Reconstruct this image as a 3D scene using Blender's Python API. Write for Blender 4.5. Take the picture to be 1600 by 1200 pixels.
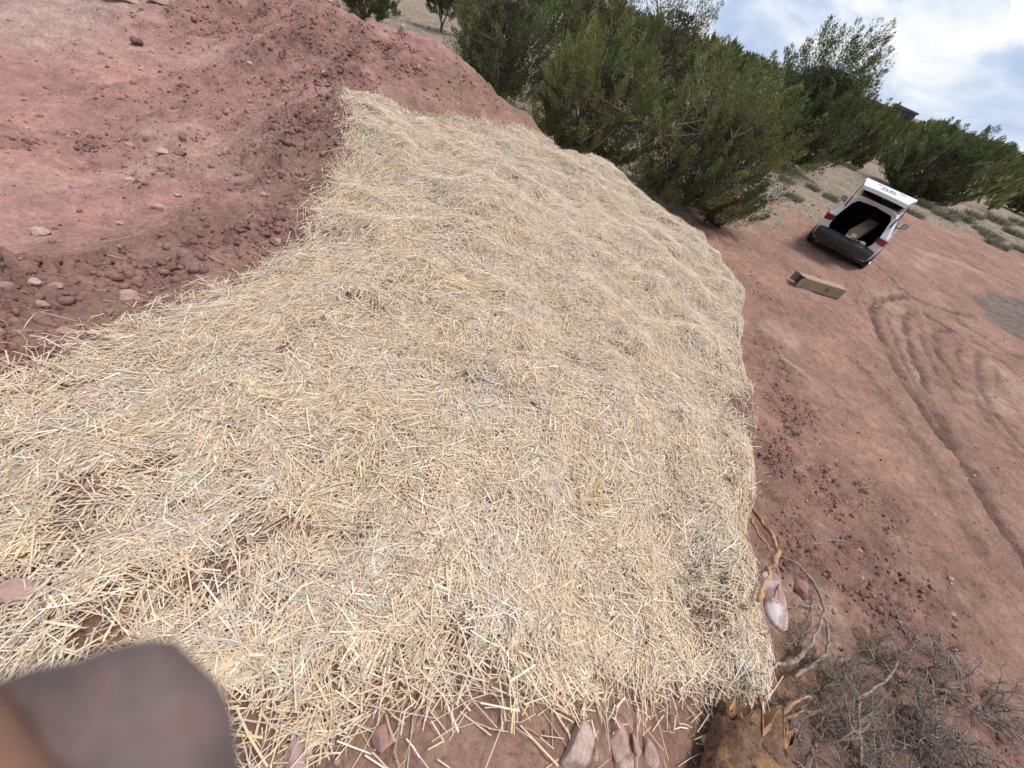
import bpy, bmesh, math, random
import numpy as np
from mathutils import Vector, Matrix
random.seed(7); RNG = np.random.default_rng(7)
for o in list(bpy.data.objects): bpy.data.objects.remove(o, do_unlink=True)
SC = bpy.context.scene
COL = SC.collection

# ------------------------------------------------------------------ camera
FPX, PITCH, ROLL, HCAM = 610.0, 45.0, 20.5, 3.60          # focal length in px of a 1600 px wide frame, degrees, metres
p_, r_ = math.radians(PITCH), math.radians(ROLL)
FWD = np.array([0, math.cos(p_), -math.sin(p_)]); _rt = np.array([1., 0, 0]); _up = np.cross(_rt, FWD)
RIGHT = math.cos(r_)*_rt + math.sin(r_)*_up; UP = -math.sin(r_)*_rt + math.cos(r_)*_up
CAM = np.array([0, 0, HCAM])
cd = bpy.data.cameras.new('camera'); cam = bpy.data.objects.new('camera', cd); COL.objects.link(cam)
m = Matrix([[RIGHT[0], UP[0], -FWD[0], 0], [RIGHT[1], UP[1], -FWD[1], 0], [RIGHT[2], UP[2], -FWD[2], HCAM], [0, 0, 0, 1]])
cam.matrix_world = m
cd.sensor_width = 36; cd.lens = 36*FPX/1600; cd.clip_start = 0.005; cd.clip_end = 9000
cd.dof.use_dof = True; cd.dof.focus_distance = 2.6; cd.dof.aperture_fstop = 4.5
SC.camera = cam

# ------------------------------------------------------------------ sky, sun, exposure
SUN_EL, SUN_AZ = 70.0, 70.0                     # azimuth from +Y towards +X
W = bpy.data.worlds.new('World'); SC.world = W; W.use_nodes = True
nt = W.node_tree; nt.nodes.clear()
def N(nt, t, **kw):
    n = nt.nodes.new(t)
    for k, v in kw.items():
        if k == 'inp':
            for a, b in v.items(): n.inputs[a].default_value = b
        else: setattr(n, k, v)
    return n
def ramp(nt, fac, stops, interp='LINEAR'):
    r = N(nt, 'ShaderNodeValToRGB'); r.color_ramp.interpolation = interp
    e = r.color_ramp.elements
    while len(e) < len(stops): e.new(0.5)
    for i, (p, c) in enumerate(stops):
        e[i].position = p; e[i].color = (c[0], c[1], c[2], 1) if hasattr(c, '__len__') else (c, c, c, 1)
    nt.links.new(fac, r.inputs[0]); return r.outputs[0]
L = nt.links.new
sky = N(nt, 'ShaderNodeTexSky', sky_type='NISHITA', sun_disc=False)
sky.sun_elevation = math.radians(SUN_EL); sky.sun_rotation = math.radians(SUN_AZ); sky.altitude = 1800; sky.dust_density = 0.0; sky.ozone_density = 4.0; sky.air_density = 1.2
bg1 = N(nt, 'ShaderNodeBackground', inp={'Strength': 0.085}); L(sky.outputs[0], bg1.inputs[0])
tc = N(nt, 'ShaderNodeTexCoord'); mp = N(nt, 'ShaderNodeMapping'); L(tc.outputs['Generated'], mp.inputs[0])
mp.inputs['Scale'].default_value = (1, 1, 2.3); mp.inputs['Location'].default_value = (0.35, 0.1, 0.0)
n1 = N(nt, 'ShaderNodeTexNoise', inp={'Scale': 2.6, 'Detail': 7, 'Roughness': 0.56, 'Distortion': 0.25}); L(mp.outputs[0], n1.inputs['Vector'])
cover = ramp(nt, n1.outputs['Fac'], [(0.45, 0), (0.485, 1)])
n2 = N(nt, 'ShaderNodeTexNoise', inp={'Scale': 7.5, 'Detail': 7, 'Roughness': 0.52, 'Distortion': 0.4}); L(mp.outputs[0], n2.inputs['Vector'])
ccol = ramp(nt, n2.outputs['Fac'], [(0.34, (0.46, 0.575, 0.79)), (0.45, (0.585, 0.68, 0.84)), (0.51, (0.70, 0.775, 0.89)), (0.57, (0.84, 0.88, 0.94)), (0.66, (0.97, 0.97, 0.98))])
bg2 = N(nt, 'ShaderNodeBackground', inp={'Strength': 0.8}); L(ccol, bg2.inputs[0])
sx = N(nt, 'ShaderNodeSeparateXYZ'); L(tc.outputs['Generated'], sx.inputs[0])      # low down the cloud banks close up
low = N(nt, 'ShaderNodeMapRange', inp={'From Min': 0.10, 'From Max': 0.24, 'To Min': 1.0, 'To Max': 0.0}); L(sx.outputs[2], low.inputs[0])
cmx = N(nt, 'ShaderNodeMath', operation='MAXIMUM'); L(cover, cmx.inputs[0]); L(low.outputs[0], cmx.inputs[1])
mx = N(nt, 'ShaderNodeMixShader'); L(cmx.outputs[0], mx.inputs[0]); L(bg1.outputs[0], mx.inputs[1]); L(bg2.outputs[0], mx.inputs[2])
wo = N(nt, 'ShaderNodeOutputWorld'); L(mx.outputs[0], wo.inputs[0])
sd = bpy.data.lights.new('sun', 'SUN'); sun = bpy.data.objects.new('sun', sd); COL.objects.link(sun)
sd.energy = 2.6; sd.angle = math.radians(13); sd.color = (1.0, 0.95, 0.88)
se, sa = math.radians(SUN_EL), math.radians(SUN_AZ)
sdir = Vector((math.cos(se)*math.sin(sa), math.cos(se)*math.cos(sa), math.sin(se)))
sun.rotation_euler = sdir.to_track_quat('Z', 'Y').to_euler(); sun.location = sdir*50
vs = SC.view_settings; vs.view_transform = 'Standard'; vs.look = 'None'; vs.gamma = 1; vs.exposure = 0.42; vs.use_curve_mapping = False
SC.render.engine = 'CYCLES'; SC.cycles.use_denoising = True; SC.cycles.use_adaptive_sampling = True; SC.cycles.adaptive_threshold = 0.022; SC.cycles.max_bounces = 4; SC.cycles.diffuse_bounces = 3; SC.cycles.glossy_bounces = 2; SC.cycles.transparent_max_bounces = 6

# ------------------------------------------------------------------ noise
_perm = np.random.default_rng(3).permutation(4096).astype(np.int64)
_grad = np.random.default_rng(4).uniform(0, 2*np.pi, 4096); _gx, _gy = np.cos(_grad), np.sin(_grad)
def perlin(x, y, seed=0):
    x = np.asarray(x, float) + seed*37.31; y = np.asarray(y, float) + seed*91.7
    xi = np.floor(x).astype(np.int64); yi = np.floor(y).astype(np.int64); xf = x-xi; yf = y-yi
    u = xf*xf*xf*(xf*(xf*6-15)+10); v = yf*yf*yf*(yf*(yf*6-15)+10)
    def g(a, b, dx, dy):
        h = _perm[(_perm[(xi+a) & 4095] + yi + b) & 4095]; return _gx[h]*dx + _gy[h]*dy
    a = g(0, 0, xf, yf); b = g(1, 0, xf-1, yf); c = g(0, 1, xf, yf-1); d = g(1, 1, xf-1, yf-1)
    return ((a+(b-a)*u) + ((c+(d-c)*u)-(a+(b-a)*u))*v)*1.5
def fbm(x, y, oct=4, seed=0, gain=.5):
    s = 0; a = 1
    for k in range(oct): s = s + a*perlin(x*2**k, y*2**k, seed+k); a *= gain
    return s
def sstep(a, b, x):
    t = np.clip((x-a)/(b-a), 0, 1); return t*t*(3-2*t)

# ------------------------------------------------------------------ helpers from picture to place
def ray(px, py):
    d = FWD + RIGHT*(px-800)/FPX + UP*(600-py)/FPX; return d/np.linalg.norm(d)
def atz(px, py, z):
    d = ray(px, py); return CAM + d*((z-HCAM)/d[2])

# ------------------------------------------------------------------ terrain shape: a curved earth berm beside a dug basin
CP = []
for px, py, z in [(700,1150,2.12),(1000,1150,2.0),(1120,1190,1.75),(400,1180,2.12),(0,1000,2.08),(0,700,2.0),(0,610,1.93),(250,485,1.9),
    (200,420,1.62),(65,370,1.42),(0,470,1.62),(0,300,1.28),(200,250,1.25),(0,150,1.18),(0,0,1.22),(200,100,1.22),(400,150,1.5),(300,300,1.38),(450,290,1.62),(430,60,1.75),
    (480,385,1.86),(510,320,1.87),(540,235,1.92),(560,160,2.1),(640,190,1.97),(850,210,1.92),(960,245,1.82),
    (800,900,2.1),(800,700,2.05),(800,500,2.0),(800,350,1.93),(650,300,1.95),(1000,500,1.82),(1000,350,1.7),(600,600,2.03),(300,700,2.04),(300,900,2.1),
    (1045,325,1.62),(1112,365,1.56),(1162,465,1.60),(1155,600,1.70),(1160,700,1.74),(1160,850,1.77),(1175,1000,1.77),(1090,700,1.86),(1150,1190,1.78),
    (470,0,2.42),(560,30,2.36),(640,62,2.22),(720,92,2.2),(780,150,2.05),(830,192,1.95)]:
    q = atz(px, py, z); CP.append((q[0], q[1], z))
CP += [(-7.6,9.6,2.3),(-11,10.5,2.2),(-14,5,1.7),(-10,2,1.2),(-7,0,1.3),(-5,-2,1.7),(-2,-2,2.1),(0,-3,2.1),(1.4,-1.6,1.85),(1.2,9.6,1.6),(-1.5,9.6,1.7),(-4,10.2,1.9),(3.6,8.5,1.4),(3.8,5.5,1.4),(3.4,3,1.5),(3.2,1,1.5),(2.6,-1,1.6)]
CP = np.array(CP)
def tps_fit(P):
    n = len(P); d = np.hypot(P[:, None, 0]-P[None, :, 0], P[:, None, 1]-P[None, :, 1])
    K = np.where(d > 0, d*d*np.log(d+1e-12), 0) + np.eye(n)*0.02
    A = np.zeros((n+3, n+3)); A[:n, :n] = K; A[:n, n] = 1; A[:n, n+1:] = P[:, :2]; A[n, :n] = 1; A[n+1:, :n] = P[:, :2].T
    return np.linalg.solve(A, np.r_[P[:, 2], 0, 0, 0])
TW = tps_fit(CP)
def in_poly(x, y, P):
    ins = np.zeros(x.shape, bool); n = len(P)
    for i in range(n):
        x1, y1 = P[i]; x2, y2 = P[(i+1) % n]
        if y1 == y2: continue
        ins ^= ((y1 > y) != (y2 > y)) & (x < (x2-x1)*(y-y1)/(y2-y1)+x1)
    return ins
def poly_dist(x, y, P):
    b = np.full(x.shape, 1e9)
    for i in range(len(P)):
        A = P[i]; ab = P[(i+1) % len(P)]-A; l2 = ab@ab+1e-12
        t = np.clip(((x-A[0])*ab[0]+(y-A[1])*ab[1])/l2, 0, 1)
        b = np.minimum(b, (x-A[0]-t*ab[0])**2+(y-A[1]-t*ab[1])**2)
    return np.sqrt(b)
BERM = None
def hbase(x, y):
    x = np.atleast_1d(np.asarray(x, float)); y = np.atleast_1d(np.asarray(y, float))
    out = np.zeros_like(x); r = np.hypot(x+1, y-4); near = r < 19
    xn, yn = x[near], y[near]; s = TW[-3] + TW[-2]*xn + TW[-1]*yn
    for i in range(len(CP)):
        d2 = (xn-CP[i, 0])**2 + (yn-CP[i, 1])**2; s += TW[i]*0.5*d2*np.log(d2+1e-12)
    s = np.clip(s, .3, 3.0); rn = r[near]
    if BERM is not None:
        d = np.where(in_poly(xn, yn, BERM), 0, poly_dist(xn, yn, BERM))
        back = sstep(6.6, 8.2, yn)*sstep(2.2, .6, xn); wid = .42+1.5*back; w = sstep(0, 1, d/wid)
        toe = .55*(1-sstep(.25, 1.55, d))+.16*(1-sstep(.9, 2.4, d)); toe = toe*(1-back)+back*.35*(1-sstep(2, 5, d))
        s = s*(1-w)+toe*w
    s = s*(1-sstep(15, 19, rn))
    out[near] = s
    return out + .25*perlin(x/40, y/40, 5)*sstep(25, 60, np.hypot(x, y)) + 1.5*sstep(60, 400, y)
def hit(px, py):
    d = ray(px, py); t = np.concatenate([np.arange(.6, 30, .045), np.geomspace(30, 400, 160)])
    P = CAM + d*t[:, None]; k = np.nonzero(P[:, 2] < hbase(P[:, 0], P[:, 1]))[0]
    if len(k) == 0: return CAM + d*60
    a, b = (t[k[0]-1] if k[0] else 0), t[k[0]]
    for _ in range(14):
        c = (a+b)/2; q = CAM+d*c
        if q[2] < hbase(q[0], q[1])[0]: b = c
        else: a = c
    return CAM + d*b
def above(px, py, lift):                # a point 'lift' metres nearer than the ground along the line of sight
    q = hit(px, py); return q - ray(px, py)*lift
def poly_plan(pts): return np.array([hit(a, b)[:2] for a, b in pts])
STRAW_PX = [(-330,760),(-150,660),(0,592),(60,578),(130,527),(250,478),(330,452),(380,430),(440,397),(470,382),(490,352),(500,322),(522,272),(538,238),(545,200),(532,168),(547,150),(590,150),(640,182),
    (700,190),(760,196),(838,202),(880,236),(938,240),(972,262),(1038,316),(1103,360),(1128,402),(1166,455),(1163,500),(1156,560),(1166,606),(1128,632),(1152,665),(1166,720),(1162,850),(1172,900),(1186,960),
    (1203,1030),(1180,1082),(1120,1100),(1000,1086),(850,1086),(740,1096),(640,1118),(560,1118),(470,1160),(390,1190),(350,1260),(200,1330),(-100,1330),(-330,1330)]
STRAW = poly_plan(STRAW_PX)
BERM = np.array([hit(a, b)[:2] for a, b in [(838,200),(880,240),(932,246),(962,268),(1028,324),(1092,368),(1118,406),(1154,460),(1152,500),(1148,560),(1166,612),(1164,665),(1158,720),(1156,850),(1166,900),(1180,960),(1198,1030),(1192,1090),(1180,1200)]]
    + [(1.35, -1.2), (1.3, -8), (-30, -8), (-30, 11)] + [(-9.5, 11.4), (-7.4, 10.6), (-6.0, 9.4)] + [hit(a, b)[:2] for a, b in [(560,32),(640,64),(720,94),(780,152)]])
ROUGH = [(20,505,.5,1),(100,455,.5,1),(200,430,.42,1),(300,400,.4,1),(390,365,.45,.9),(450,300,.6,.8),(490,200,.7,1),(540,110,.9,1),(600,90,.9,1),(420,200,.9,.55),(300,250,.8,.45),
         (150,230,.6,.6),(60,215,.5,.6),(500,60,1.3,.8),(400,30,1.5,.8),(300,150,1.2,.4),(700,130,1.0,.45),
         (1200,560,.4,.9),(1230,640,.5,1),(1220,720,.5,1),(1280,760,.5,.9),(1250,860,.5,.9),(1330,900,.5,.9),(1420,970,.6,.9),(1450,1080,.6,.9),(1185,455,.5,.5),(1380,820,.5,.5)]
RG = [(hit(a, b), c, d) for a, b, c, d in ROUGH]
def rough(x, y):
    s = np.zeros_like(x)
    for q, c, d in RG: s = np.maximum(s, d*np.exp(-(((x-q[0])**2+(y-q[1])**2)/(c*c*1.3))))
    return np.clip(s*(.75+.55*fbm(x/.45, y/.45, 3, 401)), 0, 1)
# wheel ruts in the damp soil, drawn as lines on the flat ground
TRACKS = [([(1363,410),(1390,435),(1415,460),(1450,478),(1480,492),(1520,515),(1570,548),(1600,562),(1660,585)],.11,1),
    ([(1480,700),(1440,640),(1400,575),(1372,520),(1362,490),(1370,472),(1395,464),(1425,466),(1460,480),(1500,490),(1530,497)],.14,1.0),
    ([(1450,610),(1428,560),(1415,520),(1413,500),(1425,488),(1445,490),(1470,505),(1500,525),(1540,542)],.12,1.0),
    ([(1485,580),(1468,555),(1460,530),(1463,518),(1478,515),(1500,522)],.12,1.0),
    ([(1600,700),(1580,680),(1545,640),(1530,600),(1525,560),(1540,550)],.10,.8),
    ([(1490,595),(1520,625),(1545,660),(1575,690),(1610,730)],.10,.8),
    ([(1450,625),(1470,660),(1500,720),(1530,770),(1570,830),(1610,890)],.16,1.0),
    ([(1545,555),(1565,565),(1590,590),(1610,610)],.08,.7),
    ([(1420,412),(1440,430),(1475,455)],.08,.7),
    ([(1430,385),(1480,400),(1540,425),(1620,462)],.12,.8),([(1400,355),(1460,378),(1530,405),(1620,440)],.1,.7),([(1500,395),(1560,412),(1640,445)],.1,.5),
    ([(1395,480),(1388,500),(1400,540),(1425,590),(1460,640)],.07,.7),([(1440,505),(1438,525),(1452,560),(1475,600),(1510,650)],.07,.7),([(1500,540),(1495,560),(1510,600),(1540,650),(1590,710)],.08,.8),([(1555,575),(1560,600),(1590,640),(1620,670)],.08,.7),([(1400,640),(1440,700),(1490,790),(1540,880)],.12,.5),([(1330,560),(1380,620),(1430,690)],.14,.45),([(1370,780),(1430,860),(1500,960)],.18,.45)]
def resample(pts, step):
    pts = np.asarray(pts, float); d = np.r_[0, np.cumsum(np.linalg.norm(np.diff(pts, axis=0), axis=1))]
    t = np.arange(0, d[-1], step); return np.stack([np.interp(t, d, pts[:, k]) for k in range(pts.shape[1])], 1)
TRK = []
for pts, w, s in TRACKS:
    g = np.array([atz(a, b, 0)[:2] for a, b in resample(pts, 4)]); TRK.append((g, w, s))
def tracks(x, y):
    s = np.zeros_like(x); c = np.zeros_like(x)
    sel = np.nonzero((x > 3) & (x < 32) & (y > 1) & (y < 35))[0]
    if not len(sel): return s
    xs, ys = x[sel], y[sel]
    for g, w, a in TRK:
        k = np.nonzero((xs > g[:, 0].min()-.6) & (xs < g[:, 0].max()+.6) & (ys > g[:, 1].min()-.6) & (ys < g[:, 1].max()+.6))[0]
        if not len(k): continue
        A, B = g[:-1], g[1:]; best = np.full(len(k), 9.)
        px_, py_ = xs[k], ys[k]
        for i in range(len(A)):
            ab = B[i]-A[i]; l2 = ab@ab+1e-9
            t = np.clip(((px_-A[i, 0])*ab[0]+(py_-A[i, 1])*ab[1])/l2, 0, 1)
            best = np.minimum(best, (px_-A[i, 0]-t*ab[0])**2+(py_-A[i, 1]-t*ab[1])**2)
        dd = np.sqrt(best)+.04*fbm(px_*3.5, py_*3.5, 3, 411); brk = sstep(-.85, .1, fbm(px_*1.3, py_*1.3, 2, 413)+.35*perlin(px_*9, py_*9, 415))
        s[sel[k]] = np.maximum(s[sel[k]], a*brk*(1-sstep(w*.5, w*1.0, dd)))
    return s
GX = [-60,-9,-3,1,4,6.2,8,13,17,25,40,80]; GY = [13,11.6,10.6,11,13.2,15.5,17.5,23,27,28.5,33,50]
def gravel(x, y): return sstep(-.7, .7, y-np.interp(x, GX, GY)+1.3*fbm(x/1.7, y/1.7, 3, 11))
def hmid(x, y):                         # berm with its soft lumps, without clods
    h = hbase(x, y); r = np.hypot(x, y); near = 1-sstep(12, 16, r)
    up = sstep(.5, 1.3, h)
    return h + near*up*(.075*fbm(x/.95, y/.95, 3, 21)+.035*perlin(x/.36, y/.36, 31)+.05*(.5-np.abs(perlin(x/1.3+.3*perlin(x, y, 34), y/.8, 33)))) + .03*fbm(x/2.5, y/2.5, 3, 41)*sstep(3, 8, r)*(1-sstep(60, 200, r))
def hfull(x, y):
    x = np.asarray(x, float); y = np.asarray(y, float)
    h = hmid(x, y); rg = rough(x, y); rr = .16+rg
    st = in_poly(x, y, STRAW)*1.0
    rr = rr*(1-.75*st)
    cl = np.abs(perlin(x*5.3+.4*perlin(x*9, y*9, 3), y*5.3, 51))*.10 + np.abs(perlin(x*11, y*11, 52))*.08 + np.abs(perlin(x*23, y*23, 53))*.05 + np.abs(perlin(x*41, y*41, 54))*.025
    big = sstep(-.1, .5, perlin(x*1.4, y*1.4, 60))
    cr = np.abs(perlin(x*2.6, y*2.6, 58))*.07*sstep(.45, .9, rg)*(x < 2)
    rr = rr+.42*sstep(2.2, 3.0, x)*(1-gravel(x, y))*np.clip(.5+fbm(x/1.1, y/1.1, 2, 447), 0, 1)
    gul = sstep(2.0, 2.6, x)*(1-sstep(4.0, 5.5, x))*(1-sstep(7, 9, y)); h = h - gul*.07*sstep(.15, .6, perlin(x*1.6, y*4.2, 451))*(1-st)
    h = h + rr*cl*(.6+.8*big) + cr*(1-st) + .006*fbm(x*4, y*4, 3, 57)
    # low ripples that water and machines left on the basin floor
    bas = sstep(-2.4, -3.6, x)*(1-sstep(10, 12, y))
    h = h + bas*(.05*perlin((x*.5+y*.86)*1.3, (x*.86-y*.5)*.45, 71)+.018*np.abs(perlin(x*3, y*4.5, 72)))*(1-rg*.5)
    gr = gravel(x, y)
    h = h + gr*.04*np.abs(perlin(x*2.5, y*2.5, 81))*(1-sstep(60, 150, np.hypot(x, y)))
    tk = tracks(x, y)
    h = h - .055*tk + .035*tk*np.abs(perlin(x*14, y*14, 83))
    return h, rg, gr, tk, bas

# ------------------------------------------------------------------ mesh helpers
def new_obj(name, me, parent=None, **props):
    o = bpy.data.objects.new(name, me); COL.objects.link(o)
    if parent is not None: o.parent = parent
    for k, v in props.items(): o[k] = v
    return o
def empty(name, loc=(0, 0, 0), rz=0, **props):
    o = new_obj(name, None, None, **props); o.location = loc; o.rotation_euler = (0, 0, rz); o.empty_display_size = .1; return o
def mesh_np(name, V, F, mat, smooth=False, col=None):
    """V (n,3), F (m,k) with one k, col (n,3)"""
    V = np.asarray(V, np.float32); F = np.asarray(F, np.int32); me = bpy.data.meshes.new(name)
    me.vertices.add(len(V)); me.vertices.foreach_set('co', V.ravel())
    k = F.shape[1]; me.loops.add(F.size); me.loops.foreach_set('vertex_index', F.ravel())
    me.polygons.add(len(F)); me.polygons.foreach_set('loop_start', np.arange(0, F.size, k, dtype=np.int32))
    try: me.polygons.foreach_set('loop_total', np.full(len(F), k, np.int32))
    except Exception: pass
    me.polygons.foreach_set('use_smooth', np.full(len(F), smooth, bool))
    if col is not None:
        a = me.color_attributes.new('Col', 'FLOAT_COLOR', 'POINT')
        a.data.foreach_set('color', np.c_[col, np.ones(len(V))].astype(np.float32).ravel())
    me.update(calc_edges=True); me.validate(); me.materials.append(mat); return me
class MB:
    def __init__(s): s.v = []; s.f = []
    def add(s, V, F):
        b = len(s.v); s.v += [tuple(map(float, q)) for q in V]; s.f += [tuple(i+b for i in f) for f in F]
    def box(s, x0, x1, y0, y1, z0, z1):
        V = [(x, y, z) for x in (x0, x1) for y in (y0, y1) for z in (z0, z1)]
        s.add(V, [(0,1,3,2),(4,6,7,5),(0,4,5,1),(2,3,7,6),(0,2,6,4),(1,5,7,3)])
    def quad(s, *q): s.add(q, [tuple(range(len(q)))])
    def tube(s, pts, rad, n=6, cap=True):
        pts = [Vector(q) for q in pts]; rad = list(rad) if hasattr(rad, '__len__') else [rad]*len(pts)
        V = []; u = None
        for i, q in enumerate(pts):
            t = (pts[min(i+1, len(pts)-1)]-pts[max(i-1, 0)])
            t = t.normalized() if t.length > 1e-9 else Vector((0, 0, 1))
            if u is None:
                u = t.orthogonal().normalized()
            else:
                u = (u-t*u.dot(t)); u = u.normalized() if u.length > 1e-6 else t.orthogonal().normalized()
            w = t.cross(u)
            for k in range(n):
                a = 2*math.pi*k/n; V.append(q+(u*math.cos(a)+w*math.sin(a))*rad[i])
        F = []
        for i in range(len(pts)-1):
            for k in range(n):
                a = i*n+k; b = i*n+(k+1) % n; F.append((a, b, b+n, a+n))
        if cap: F.append(tuple(range(n-1, -1, -1))); F.append(tuple((len(pts)-1)*n+k for k in range(n)))
        s.add(V, F)
    def build(s, name, mat, parent=None, smooth=False, bevel=0, **props):
        me = bpy.data.meshes.new(name); me.from_pydata(s.v, [], s.f); me.update(); me.materials.append(mat)
        if smooth: me.polygons.foreach_set('use_smooth', [True]*len(me.polygons))
        o = new_obj(name, me, parent, **props)
        if bevel:
            b = o.modifiers.new('bevel', 'BEVEL'); b.width = bevel; b.segments = 2; b.limit_method = 'ANGLE'
        return o

# ------------------------------------------------------------------ materials
def mat(name, color=(.5, .5, .5), rough_=.8, attr=False, noise=None, bump=None, spec=.3, metal=0, alpha=None, trans=0, coat=0, vary=.0, patch=None):
    M = bpy.data.materials.new(name); M.use_nodes = True; t = M.node_tree; b = t.nodes['Principled BSDF']
    b.inputs['Roughness'].default_value = rough_; b.inputs['Specular IOR Level'].default_value = spec; b.inputs['Metallic'].default_value = metal
    b.inputs['Coat Weight'].default_value = coat
    geo = N(t, 'ShaderNodeTexCoord')
    if attr:
        a = N(t, 'ShaderNodeVertexColor', layer_name='Col'); src = a.outputs['Color']
    else:
        a = N(t, 'ShaderNodeRGB'); a.outputs[0].default_value = (*color, 1); src = a.outputs[0]
    if noise:
        for sc, amt in noise:
            n = N(t, 'ShaderNodeTexNoise', inp={'Scale': sc, 'Detail': 5, 'Roughness': .62}); t.links.new(geo.outputs['Object'], n.inputs['Vector'])
            f = ramp(t, n.outputs['Fac'], [(.28, 1-amt), (.72, 1+amt)]) if amt < 1 else None
            mxn = N(t, 'ShaderNodeMix', data_type='RGBA', blend_type='MULTIPLY', inp={'Factor': 1.0})
            mr = N(t, 'ShaderNodeMapRange', inp={'From Min': .28, 'From Max': .72, 'To Min': 1-amt, 'To Max': 1+amt}); t.links.new(n.outputs['Fac'], mr.inputs[0])
            t.links.new(src, mxn.inputs['A']); t.links.new(mr.outputs[0], mxn.inputs['B']); src = mxn.outputs['Result']
    if patch:
        for sc, lo, hi, c2 in patch:
            n = N(t, 'ShaderNodeTexNoise', inp={'Scale': sc, 'Detail': 6, 'Roughness': .6}); t.links.new(geo.outputs['Object'], n.inputs['Vector'])
            mr = N(t, 'ShaderNodeMapRange', inp={'From Min': lo, 'From Max': hi}); t.links.new(n.outputs['Fac'], mr.inputs[0])
            mxn = N(t, 'ShaderNodeMix', data_type='RGBA'); t.links.new(mr.outputs[0], mxn.inputs['Factor'])
            t.links.new(src, mxn.inputs['A']); mxn.inputs['B'].default_value = (*c2, 1); src = mxn.outputs['Result']
    t.links.new(src, b.inputs['Base Color'])
    if bump:
        prev = None
        for sc, dist, det in bump:
            n = N(t, 'ShaderNodeTexNoise', inp={'Scale': sc, 'Detail': det, 'Roughness': .65}); t.links.new(geo.outputs['Object'], n.inputs['Vector'])
            bn = N(t, 'ShaderNodeBump', inp={'Strength': 1.0, 'Distance': dist}); t.links.new(n.outputs['Fac'], bn.inputs['Height'])
            if prev: t.links.new(prev, bn.inputs['Normal'])
            prev = bn.outputs[0]
        t.links.new(prev, b.inputs['Normal'])
    if trans:
        tr = N(t, 'ShaderNodeBsdfTranslucent'); t.links.new(src, tr.inputs[0]); ms = N(t, 'ShaderNodeMixShader', inp={0: trans})
        out = t.nodes['Material Output']; t.links.new(b.outputs[0], ms.inputs[1]); t.links.new(tr.outputs[0], ms.inputs[2]); t.links.new(ms.outputs[0], out.inputs[0])
    return M
M_soil = mat('red_soil', attr=True, rough_=.95, spec=.12, noise=[(1.3, .15), (6, .25), (30, .26)], bump=[(13, .065, 7)])
M_clod = mat('soil_clod', attr=True, rough_=.95, spec=.1, noise=[(40, .2)], bump=[(70, .012, 6)])
M_straw = mat('straw', attr=True, rough_=.55, spec=.25, trans=.15)
M_leaf = mat('juniper_leaf', attr=True, rough_=.6, spec=.2, trans=.18)
M_bark = mat('grey_bark', (.20, .165, .14), .9, noise=[(9, .3), (60, .3)], bump=[(45, .01, 5)])
M_twig = mat('dead_twig', attr=True, rough_=.9, spec=.15, noise=[(30, .25)])

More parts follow.
